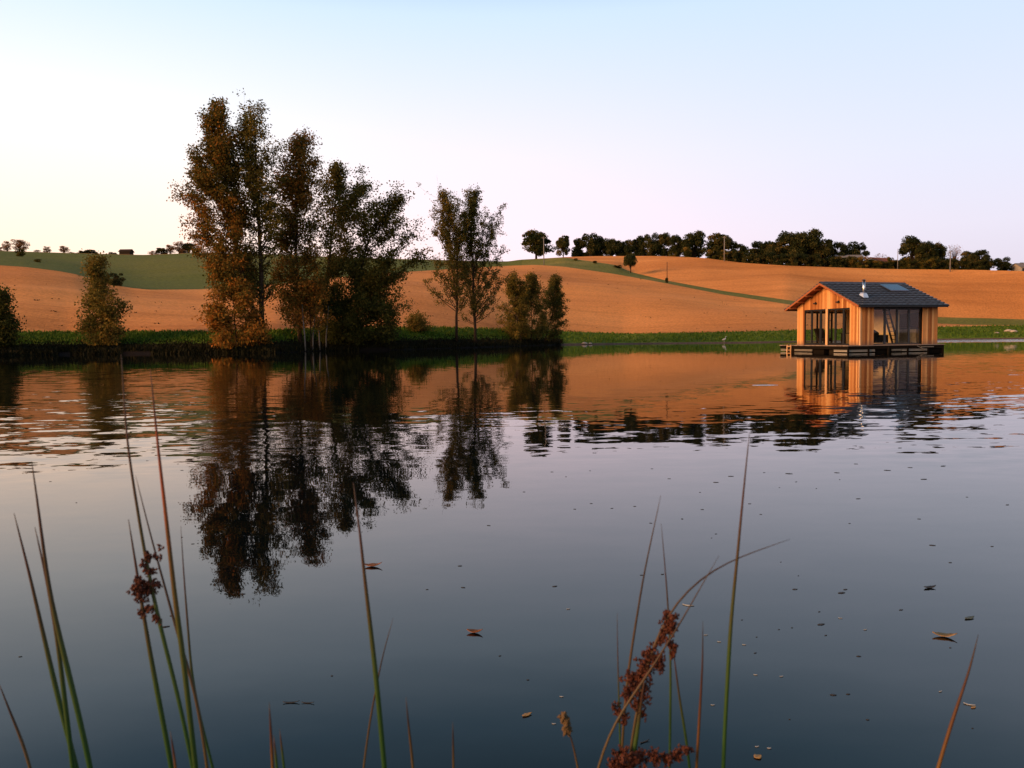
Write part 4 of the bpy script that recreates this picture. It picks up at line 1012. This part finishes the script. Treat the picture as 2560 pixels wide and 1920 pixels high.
# ------------------------------------------------------------------ bank plants (uncountable)
def blades(name, label, pts, hts, mat, seed, wid=.05, lean=.35):
    rg = np.random.default_rng(seed); n = len(pts)
    P = np.array(pts); H = np.array(hts)
    a = rg.uniform(0, 2 * math.pi, n); d = np.stack([np.cos(a), np.sin(a), np.zeros(n)], 1)
    le = np.stack([rg.normal(0, lean, n), rg.normal(0, lean, n), np.ones(n)], 1) * H[:, None]
    w = wid * rg.uniform(.6, 1.5, (n, 1))
    V = np.empty((n, 4, 3)); V[:, 0] = P - d * w; V[:, 1] = P + d * w; V[:, 2] = P + le * .6 + d * w * .8 + rg.normal(0, .03, (n, 3)); V[:, 3] = P + le
    T = np.clip(rg.normal(.45, .25, n), 0, 1)
    o = link(name, new_mesh(name, V.reshape(-1, 3), np.arange(n * 4).reshape(n, 4), M[mat], False, np.repeat(T, 4)))
    return tag(o, label, None, None, 'stuff')
rg = random.Random(3)
pts, hts = [], []
while len(pts) < 26000:
    x = rg.uniform(-150, 1215); az = az_of(x * K)
    off = rg.uniform(-.1, 3.8) if rg.random() < .8 else rg.uniform(3, 5.5)
    if math.sin(x * .037) + math.sin(x * .011 + 2) < -1.2 and off < 1: continue
    P = ground(az, shore_r(az) + off); pts.append(P - Vector((0, 0, .08))); hts.append(rg.uniform(.15, .48) * (1.2 if off < 2 else .7))
blades('bank_sedge', 'dark sedge and rough plants along the foot of the left bank', pts, hts, 'sedge', 5, .06)
pts, hts = [], []
while len(pts) < 24000:
    x = rg.uniform(-150, 2300); az = az_of(x * K); off = rg.uniform(1.2, 9.2) if x > 1210 else rg.uniform(4.5, 9.2)
    P = ground(az, shore_r(az) + off); pts.append(P - Vector((0, 0, .05))); hts.append(rg.uniform(.12, .38))
blades('bank_turf', 'tufty green grass on top of the far bank', pts, hts, 'turf', 6, .07)
pts, hts = [], []
for _ in range(280):
    x = rg.uniform(0, 2200); az = az_of(x * K); a, b = shore_r(az) + 12, float(r2(x))
    P = ground(az, a + (b - a) * rg.random() ** 1.3)
    for k in range(rg.choice((1, 2, 2, 5))): pts.append(P + Vector((rg.gauss(0, .35), rg.gauss(0, .2), -.03))); hts.append(rg.uniform(.08, .2))
blades('field_weeds', 'sparse dark weeds scattered over the ploughed field', pts, hts, 'sedge', 7, .1, .6)
pts, hts = [], []
while len(pts) < 6000:
    x, y = rg.uniform(-5, 5), rg.uniform(-3.5, 1.0)
    if x * x + y * y < .5: continue
    z = near_z(x, y); pts.append(Vector((x, y, z - .02))); hts.append(rg.uniform(.04, .12) if y > .2 else rg.uniform(.05, .16))
blades('near_grass', 'short grass on the near bank', pts, hts, 'turf', 8, .006)

# stones on the far shore and a heron
M['stone'] = plain('pale_stone', (.38, .32, .27), .9, .1, scale=5)
def stone(u, v, sz, label):
    az = az_of(u); r = shore_r(az) + v; P = ground(az, r); rg = random.Random(u)
    m = MB()
    V = []; n = 8
    for k, (z, q) in enumerate(((0, .8), (.35, 1), (.75, .75), (1, .3))):
        for i in range(n):
            a = 2 * math.pi * i / n; j = rg.uniform(.8, 1.2); V.append((math.cos(a) * q * j * sz, math.sin(a) * q * j * sz * .7, z * sz * .6 - .1 * sz))
    Fq = [(k * n + i, k * n + (i + 1) % n, (k + 1) * n + (i + 1) % n, (k + 1) * n + i) for k in range(3) for i in range(n)] + [tuple(range(n))[::-1], tuple(range(3 * n, 4 * n))]
    m.add(V, Fq); o = m.build('shore_stone', M['stone'], None, True); o.location = P; tag(o, label, 'stone', 'stones on the far shore')
stone(1260 + 675 * .2984, .5, .45, 'larger pale stone on the muddy shore right of the shrubs')
stone(1260 + 722 * .2984, .5, .3, 'smaller pale stone on the muddy shore right of the shrubs')
stone(1860 + 2092 * .3164, 5, .7, 'left pale boulder on the right grass bank')
stone(1860 + 2132 * .3164, 4.6, .65, 'right pale boulder on the right grass bank')
stone(1860 + 2000 * .3164, 4, .4, 'small pale boulder left of the pair on the right grass bank')
M['heron'] = plain('grey_plumage', (.42, .42, .42), .8, .2, scale=12)
az = az_of(1260 + 1845 * .2984); P = ground(az, shore_r(az) + .35)
m = MB()
for s in (-.06, .06): m.tube([(s, 0, -.05), (s, .01, .3), (s * .8, 0, .52)], [.014, .014, .03], 6)
m.tube([(-.42, 0, .44), (-.25, 0, .52), (0, 0, .6), (.18, 0, .66), (.27, 0, .74), (.25, 0, .86), (.22, 0, .98), (.27, 0, 1.08), (.35, 0, 1.12), (.42, 0, 1.11), (.62, 0, 1.07)],
       [.02, .1, .16, .14, .08, .05, .045, .05, .055, .03, .006], 8)
o = m.build('heron', M['heron'], None, True); o.location = P; o.scale = (.8,) * 3; tag(o, 'grey heron standing at the water edge below the far bank', 'bird')

# ------------------------------------------------------------------ rushes in the foreground
def stem_mat(name, stops):
    t = NT(name); at = t.n('ShaderNodeAttribute'); at.attribute_name = 'tint'
    q = t.noise(60, 2, .5); v = t.math('ADD', at.outputs['Fac'], t.math('MULTIPLY', t.math('SUBTRACT', q.outputs[0], .5), .25))
    t.base(t.ramp(v, stops), .55, .3); return t.m
M['rush'] = stem_mat('green_rush_stem', [(0, (0.0130, 0.0546, 0.0078)), (.35, (0.0286, 0.0585, 0.0091)), (.6, (0.0468, 0.0338, 0.0104)), (.8, (0.0468, 0.0169, 0.0104)), (1, (0.0364, 0.0234, 0.0156))])
M['redrush'] = stem_mat('russet_rush_stem', [(0, (0.0156, 0.0520, 0.0078)), (.35, (0.0455, 0.0546, 0.0091)), (.55, (0.0910, 0.0455, 0.0091)), (.72, (0.2210, 0.0416, 0.0065)), (.88, (0.0780, 0.0169, 0.0078)), (1, (0.0390, 0.0234, 0.0156))])
M['dryrush'] = stem_mat('dry_rush_stem', [(0, (0.0780, 0.0546, 0.0195)), (.4, (0.0585, 0.0364, 0.0169)), (.7, (0.0260, 0.0143, 0.0091)), (1, (0.0546, 0.0364, 0.0260))])
M['brownrush'] = stem_mat('brown_rush_stem', [(0, (0.1105, 0.0546, 0.0104)), (.3, (0.0780, 0.0312, 0.0091)), (.6, (0.0442, 0.0143, 0.0078)), (1, (0.0312, 0.0234, 0.0182))])
M['seed'] = plain('brown_seed_capsules', (.055, .014, .006), .7, .25, scale=150, var=.65)
M['plume'] = plain('straw_plume', (.10, .065, .032), .9, .1, scale=80, var=.3)
def stem_obj(parent, pix, depth, w_px, mat, d2=None, origin=None):
    """pix: photo pixels from tip to the frame's bottom; the stem goes on down to the ground"""
    n0 = len(pix)
    P = []
    for i, (u, v) in enumerate(pix):
        d = depth if d2 is None else depth + (d2 - depth) * i / (n0 - 1)
        P.append(at_depth(u, v, d))
    dirv = (P[-1] - P[-2]).normalized()
    if dirv.z > -.5: dirv = (dirv + Vector((0, 0, -1.2))).normalized()
    gz = near_z(P[-1].x, P[-1].y) - .04
    t = (gz - P[-1].z) / dirv.z
    foot = P[-1] + Vector((dirv.x * .6, .03, dirv.z)) * t; foot.z = near_z(foot.x, foot.y) - .04
    P.append(P[-1] * .5 + foot * .5 + Vector((dirv.x * .02, 0, 0))); P.append(foot)
    # resample smoothly
    A = np.array([tuple(p) for p in P]); L = np.concatenate([[0], np.cumsum(np.linalg.norm(np.diff(A, axis=0), axis=1))])
    s = np.linspace(0, L[-1], 40)
    Q = np.stack([np.interp(s, L, A[:, j]) for j in range(3)], 1)
    for _ in range(3): Q[1:-1] = (Q[:-2] + 2 * Q[1:-1] + Q[2:]) / 4
    rmax = w_px * .74 * depth / F / 2
    sv = s / L[-1]; vis = L[n0 - 1] / L[-1]
    rad = rmax * np.clip(.12 + 1.25 * (sv / vis) ** .7, 0, 1.05)
    o0 = Vector((0, 0, 0)) if origin is None else origin
    mb = MB(); mb.tube([Vector(q) - o0 for q in Q], list(rad), 8)
    tint = np.repeat(np.clip(1 - sv / vis, 0, 1), 8)
    me = new_mesh('stem', mb.v, mb.f, M[mat], True, tint)
    return link('stem', me, parent), foot
def capsules(parent, blobs, depth, seed, mat='seed', origin=None, sz=.0014, name='seed_head'):
    """blobs: (u, v, radius px, count)"""
    rg = np.random.default_rng(seed); V = []; Fq = []
    o0 = Vector((0, 0, 0)) if origin is None else origin
    base = np.array([(1, 0, 0), (-1, 0, 0), (0, 1, 0), (0, -1, 0), (0, 0, 1.7), (0, 0, -1.7)], float)
    fc = [(0, 2, 4), (2, 1, 4), (1, 3, 4), (3, 0, 4), (2, 0, 5), (1, 2, 5), (3, 1, 5), (0, 3, 5)]
    for (u, v, rp, k) in blobs:
        c = at_depth(u, v, depth) - o0; rr = rp * depth / F
        ncl = max(1, k // 6)
        for q in range(ncl):
            cc_ = np.array(c) + rg.normal(0, .55, 3) * rr
            # stalk
            b = len(V); mbv = MB(); mbv.tube([Vector(c), Vector((np.array(c) + cc_) / 2 + rg.normal(0, .15, 3) * rr), Vector(cc_)], [.0007, .0006, .0005], 4, False)
            V += [tuple(p) for p in mbv.v]; Fq += [tuple(i + b for i in f) for f in mbv.f]
            for _ in range(6):
                p = cc_ + rg.normal(0, .16, 3) * rr + rg.normal(0, .0015, 3); s = sz * rg.uniform(.7, 1.4)
                ax = rg.normal(0, 1, 3) + np.array([0, 0, 1.0]); ax /= np.linalg.norm(ax)
                Rm = np.array(Vector((0, 0, 1)).rotation_difference(Vector(ax)).to_matrix())
                b = len(V); V += [tuple(p + Rm @ (w_ * s)) for w_ in base]; Fq += [tuple(i + b for i in f) for f in fc]
    me = new_mesh(name, V, Fq, M[mat], False)
    return link(name, me, parent)
def rush(label, stems, heads=(), group='rushes on the near bank', name='rush_plant'):
    """stems: (pixels, depth, width px, material); heads: (blobs, depth, seed)"""
    foot = None
    P0 = at_depth(*stems[0][0][-1], stems[0][1]); org = Vector((P0.x, P0.y + .02, near_z(P0.x, P0.y + .02)))
    e = tag(empty(name, org), label, 'rush', group)
    for st in stems: stem_obj(e, st[0], st[1], st[2], st[3], st[4] if len(st) > 4 else None, org)
    for blobs, d, sd in heads: capsules(e, blobs, d, sd, origin=org)
    return e
rush('single thin brown rush stem at the lower left corner', [([(-6, 1700), (30, 1792), (59, 1861), (77, 1925)], .95, 10, 'dryrush')])
rush('clump of three tall green rush stems at the far left', [
    ([(35, 1283), (74, 1436), (109, 1589), (148, 1757), (193, 1925)], .92, 16, 'rush'),
    ([(79, 1154), (84, 1180), (99, 1298), (124, 1486), (163, 1649), (198, 1792), (227, 1925)], .88, 17, 'rush'),
    ([(87, 1317), (114, 1436), (143, 1594), (158, 1718), (183, 1925)], .9, 15, 'rush')])
rush('tall rush clump with dark brown seed heads and one russet stem, second from left', [
    ([(303, 885), (316, 1100), (341, 1258), (363, 1392), (395, 1545), (445, 1738), (484, 1925)], .9, 13, 'rush'),
    ([(376, 926), (393, 1100), (420, 1337), (440, 1520), (455, 1619), (470, 1750), (490, 1925)], .86, 17, 'redrush'),
    ([(339, 1189), (376, 1337), (420, 1495), (445, 1590), (484, 1713), (504, 1817), (519, 1925)], .93, 10, 'dryrush'),
    ([(452, 1315), (460, 1446), (470, 1570), (479, 1693), (499, 1792), (534, 1925)], .95, 9, 'rush'),
    ([(321, 1298), (341, 1421), (356, 1520), (386, 1693), (410, 1817), (430, 1925)], .9, 16, 'rush')],
    [([(350, 1460, 16, 60), (358, 1485, 20, 110), (345, 1445, 9, 24), (340, 1484, 14, 24)], .895, 1), ([(368, 1392, 13, 44), (388, 1388, 9, 20), (398, 1368, 6, 8), (396, 1392, 6, 12), (370, 1425, 12, 54), (382, 1460, 14, 44), (392, 1462, 7, 14)], .9, 2), ([(352, 1535, 11, 44), (372, 1525, 12, 44), (392, 1540, 9, 30), (400, 1556, 5, 12)], .9, 3)])
rush('short reddish rush tip low between the left clump and the middle stem', [([(425, 1826), (432, 1860), (440, 1925)], .8, 8, 'brownrush')])
rush('tall single green rush stem standing left of centre', [([(883, 1205), (900, 1330), (912, 1450), (930, 1600), (943, 1720), (955, 1850), (962, 1925)], .85, 17, 'rush')])
rush('very thin dry stem crossing the tall single rush left of centre', [([(983, 1545), (955, 1644), (938, 1733), (925, 1801), (908, 1925)], .97, 7, 'dryrush')])
rush('short red tipped rush group at the bottom left of centre', [([(673, 1755), (677, 1823), (682, 1925)], .8, 10, 'brownrush'), ([(684, 1838), (693, 1925)], .82, 9, 'rush'), ([(699, 1822), (711, 1925)], .84, 8, 'rush')])
rush('short pale dry rush tip at the bottom centre, left of two', [([(1015, 1742), (1022, 1823), (1030, 1883), (1033, 1925)], .9, 9, 'dryrush')])
rush('short dark rush tip at the bottom centre, right of two', [([(1132, 1805), (1134, 1925)], .92, 8, 'dryrush')])
rush('rush clump with rusty brown seed heads and a long arching stem', [
    ([(1652, 1239), (1609, 1438), (1578, 1630), (1568, 1700), (1560, 1790), (1552, 1925)], .95, 9, 'dryrush'),
    ([(1653, 1309), (1664, 1433), (1671, 1527), (1677, 1656), (1676, 1780), (1674, 1925)], .97, 8, 'rush'),
    ([(1975, 1348), (1930, 1364), (1879, 1381), (1840, 1395), (1801, 1413), (1765, 1435), (1734, 1459), (1700, 1494), (1671, 1532), (1630, 1620), (1604, 1713), (1578, 1859), (1570, 1925)], .9, 9, 'dryrush'),
    ([(1798, 1389), (1765, 1444), (1703, 1555), (1661, 1620), (1609, 1703), (1568, 1755), (1521, 1838), (1493, 1925)], .88, 8, 'dryrush'),
    ([(1680, 1600), (1684, 1630), (1697, 1734), (1718, 1864), (1725, 1925)], .95, 9, 'rush'),
    ([(1612, 1690), (1604, 1750), (1590, 1850), (1578, 1925)], .89, 15, 'rush'),
    ([(1543, 1532), (1544, 1630), (1550, 1838), (1552, 1925)], .97, 6, 'rush')],
    [([(1672, 1545, 14, 90), (1680, 1560, 17, 140), (1662, 1580, 14, 80), (1648, 1600, 8, 30)], .9, 11), ([(1676, 1612, 13, 70), (1680, 1632, 10, 40)], .95, 12),
     ([(1632, 1640, 18, 120), (1620, 1665, 20, 140), (1642, 1668, 18, 80), (1608, 1690, 18, 130), (1580, 1700, 17, 120), (1572, 1730, 15, 90), (1608, 1735, 20, 90), (1598, 1770, 18, 60)], .9, 13),
     ([(1538, 1765, 12, 40), (1545, 1780, 10, 24), (1556, 1795, 12, 40)], .93, 14),
     ([(1540, 1905, 22, 140), (1570, 1892, 20, 130), (1600, 1900, 18, 120), (1635, 1897, 16, 100), (1665, 1898, 15, 90), (1695, 1890, 15, 90), (1715, 1875, 12, 60), (1550, 1930, 24, 120)], .88, 15)])
rush('thin reddish rush blade between the seedy clump and the tall dark stem', [([(1757, 1552), (1757, 1656), (1749, 1786), (1741, 1925)], .9, 9, 'brownrush')])
rush('tallest straight dark rush stem, right of the seedy clump', [([(1874, 1080), (1858, 1235), (1842, 1407), (1827, 1553), (1811, 1838), (1808, 1925)], .9, 13, 'rush')])
rush('lone orange brown rush stem leaning right near the right edge', [([(2446, 1586), (2422, 1684), (2390, 1772), (2343, 1925)], .88, 12, 'brownrush')])
e = rush('pale grass stalk with a small straw plume left of the seedy clump', [([(1411, 1800), (1428, 1838), (1446, 1925)], .9, 7, 'dryrush')], name='plume_grass')
capsules(e, [(1409, 1790, 5, 40), (1414, 1805, 6, 60), (1420, 1822, 5, 40)], .9, 21, 'plume', e.location, .0022, 'plume')

# ------------------------------------------------------------------ floating leaves and bits
M['lf_orange'] = plain('orange_dead_leaf', (.30, .10, .02), .6, .3, scale=30, var=.4); M['lf_tan'] = plain('tan_dead_leaf', (.32, .19, .06), .6, .3, scale=30, var=.4)
M['lf_dark'] = plain('dark_dead_leaf', (.03, .027, .022), .6, .3, scale=30, var=.5); M['lf_pale'] = plain('pale_fluff', (.3, .32, .31), .9, .1, scale=30, var=.2)
M['lf_green'] = plain('grey_green_leaf', (.07, .085, .06), .6, .3, scale=30, var=.3)
def leaf_thing(u, v, lpx, mat, label, group=None, curl=.25, seed=0, name='floating_leaf', cat='leaf', asp=.45, ang=None):
    P = at_water(u, v); rg = random.Random(seed + u * 7 + v)
    L = lpx * math.hypot(P.y, CAM_H) / F; Wd = L * asp
    V = []; n = 9
    for i in range(n):
        t = i / (n - 1); x = (t - .5) * L; hw = Wd * .5 * math.sin(math.pi * min(max(t, .04), .97) ** .85) * rg.uniform(.85, 1.15)
        zc = .0015 + curl * L * (2 * abs(t - .45)) ** 2 * .35
        for s in (-1, 0, 1): V.append((x, s * hw, zc + (abs(s) * curl * hw * .7) * (1 + .3 * rg.random())))
    Fq = []
    for i in range(n - 1):
        for j in (0, 1): a = i * 3 + j; Fq.append((a, a + 3, a + 4, a + 1))
    me = new_mesh(name, V, Fq, M[mat], True)
    o = link(name, me); o.location = P; o.rotation_euler = (0, 0, rg.uniform(-.5, .5) if ang is None else ang)
    so = o.modifiers.new('thickness', 'SOLIDIFY'); so.thickness = .0015
    return tag(o, label, cat, group)
leaf_thing(932, 1416, 46, 'lf_orange', 'curled orange leaf floating beside the tall single rush stem', curl=.5)
leaf_thing(1187, 1582, 38, 'lf_orange', 'curled orange leaf floating near the centre of the water', curl=.6)
leaf_thing(1318, 1788, 26, 'lf_tan', 'small tan leaf floating low in the centre', ang=.6, curl=.3)
leaf_thing(2362, 1592, 52, 'lf_tan', 'large yellow brown leaf floating near the leaning orange stem', curl=.5)
leaf_thing(1895, 1893, 20, 'lf_tan', 'small yellow star shaped leaf floating at the bottom right of centre', asp=.9)
leaf_thing(1721, 1513, 28, 'lf_pale', 'pale petal like leaf floating behind the seedy rush clump', asp=.5, curl=.1)
leaf_thing(2424, 1546, 30, 'lf_green', 'grey green leaf floating above the leaning orange stem')
leaf_thing(2325, 1470, 32, 'lf_dark', 'longest dark leaf floating in the right half', curl=.4)
leaf_thing(728, 1757, 38, 'lf_dark', 'left dark twig of two floating at the lower left', asp=.14, ang=.05, name='floating_twig', cat='twig')
leaf_thing(770, 1758, 30, 'lf_dark', 'right dark twig of two floating at the lower left', asp=.12, ang=-.1, name='floating_twig', cat='twig')
leaf_thing(1612, 1855, 26, 'lf_dark', 'dark twig floating beside the seedy rush clump', asp=.15, ang=.5, name='floating_twig', cat='twig')
leaf_thing(2424, 1762, 24, 'lf_pale', 'white downy feather floating by the leaning orange stem', asp=.35, name='floating_feather', cat='feather', ang=-.6)
leaf_thing(2434, 1769, 16, 'lf_tan', 'small brown leaf touching the white feather')
LANDM = [((932, 1416), 'the curled orange leaf by the tall rush'), ((1187, 1582), 'the curled orange leaf at the centre'), ((1318, 1788), 'the small tan leaf'), ((2362, 1592), 'the large yellow brown leaf'), ((1895, 1893), 'the yellow star shaped leaf'),
         ((1721, 1513), 'the pale petal like leaf'), ((2424, 1546), 'the grey green leaf'), ((2325, 1470), 'the longest dark leaf'), ((750, 1757), 'the two dark twigs'), ((2424, 1762), 'the white feather'), ((1874, 1090), 'the tip of the tallest rush'),
         ((1652, 1245), 'the tip of the seedy clump'), ((1975, 1348), 'the tip of the arching stem'), ((385, 1460), 'the dark seed heads at left'), ((79, 1160), 'the tips of the far left clump'), ((1250, 1240), 'the reflected pair of poplars'), ((2440, 1600), 'the leaning orange stem')]
used_l = {}
def near_label(u, v, what):
    (a, b), nm = min(LANDM, key=lambda q: math.hypot(q[0][0] - u, (q[0][1] - v) * 2))
    sd = ('left of' if u < a - 25 else 'right of' if u > a + 25 else 'beyond' if v < b else 'in front of')
    k = (sd, nm, what); n = used_l.get(k, 0); used_l[k] = n + 1
    o_ = ('', 'another ', 'third ', 'fourth ', 'fifth ', 'sixth ', 'seventh ', 'eighth ', 'ninth ', 'tenth ', 'eleventh ', 'twelfth ')[min(n, 11)]
    return o_ + '%s floating %s %s' % (what, sd, nm)
def c6(x, y): return (1800 + x * .4643, 1150 + y * .4641)
dk_pts = [(60, 88, 16), (238, 68, 8), (372, 74, 22), (630, 69, 16), (902, 56, 20), (1024, 41, 14), (1202, 33, 20), (1098, 104, 20), (410, 118, 9), (320, 149, 5), (519, 154, 5), (745, 209, 14), (160, 236, 10), (220, 293, 8), (698, 342, 7),
          (1548, 242, 14), (1330, 200, 8), (1144, 460, 18), (1465, 466, 10), (328, 550, 5), (422, 624, 5), (1240, 553, 10), (404, 697, 16), (655, 716, 24), (675, 698, 14), (975, 808, 13), (535, 818, 8), (118, 862, 6), (545, 886, 24), (570, 945, 9),
          (388, 904, 6), (317, 914, 6), (198, 954, 5), (190, 1040, 9), (747, 1058, 13), (795, 1400, 9), (610, 1266, 18), (690, 1262, 12), (645, 106, 6), (1072, 318, 10), (1240, 1012, 6), (375, 1398, 5), (1360, 1446, 5)]
pts = [(c6(x, y), l) for x, y, l in dk_pts]
pts += [((1387, 1466), 16), ((1158, 1469), 13), ((1150, 1415), 13), ((1068, 1474), 8), ((1222, 1314), 12), ((608, 1485), 14), ((382, 1132), 10), ((368, 1152), 8), ((445, 1160), 6), ((455, 1176), 11), ((126, 1204), 9), ((191, 1257), 7), ((51, 1642), 10),
        ((1478, 1259), 9), ((1437, 1273), 9), ((1530, 1271), 9), ((1587, 1266), 9), ((1627, 1308), 10), ((1756, 1274), 10), ((1630, 1172), 8), ((1673, 1197), 10), ((1790, 1206), 17), ((1826, 1191), 14), ((1705, 1297), 6), ((1750, 1231), 6), ((1415, 1192), 6), ((1475, 1177), 6), ((1706, 1298), 6),
        ((1604, 1438), 10), ((1656, 1436), 10), ((1790, 1335), 7), ((1779, 1345), 4), ((415, 1567), 22), ((391, 1552), 10), ((428, 1540), 10), ((482, 1360), 10), ((455, 1343), 6), ((370, 1395), 6), ((1380, 1180), 9), ((905, 1330), 4), ((2250, 1120), 14), ((2040, 1130), 10), ((1972, 1087), 16), ((2140, 1160), 12), ((1310, 1230), 8), ((1240, 1170), 6), ((830, 1690), 7), ((1320, 1700), 8), ((1250, 1640), 8)]
for i, ((u, v), l) in enumerate(pts):
    leaf_thing(u, v, l * .8, 'lf_dark', near_label(u, v, 'tiny dark leaf scrap' if l < 12 else 'dark leaf scrap'), 'dark leaf scraps on the water', .07, i, 'leaf_scrap', 'leaf scrap', .5)
wh = [c6(648, 853), c6(783, 915), c6(130, 996), c6(192, 1158), c6(332, 1167), c6(1188, 1248), c6(200, 1545), c6(265, 1554), (1385, 1810), (1404, 1742), (1421, 1523), (1765, 1588), (1798, 1605), (1782, 1763)]
for i, (u, v) in enumerate(wh):
    leaf_thing(u, v, 9, 'lf_pale', near_label(u, v, 'small white fleck'), 'white flecks on the water', .3, 300 + i, 'water_fleck', 'fleck', .4)
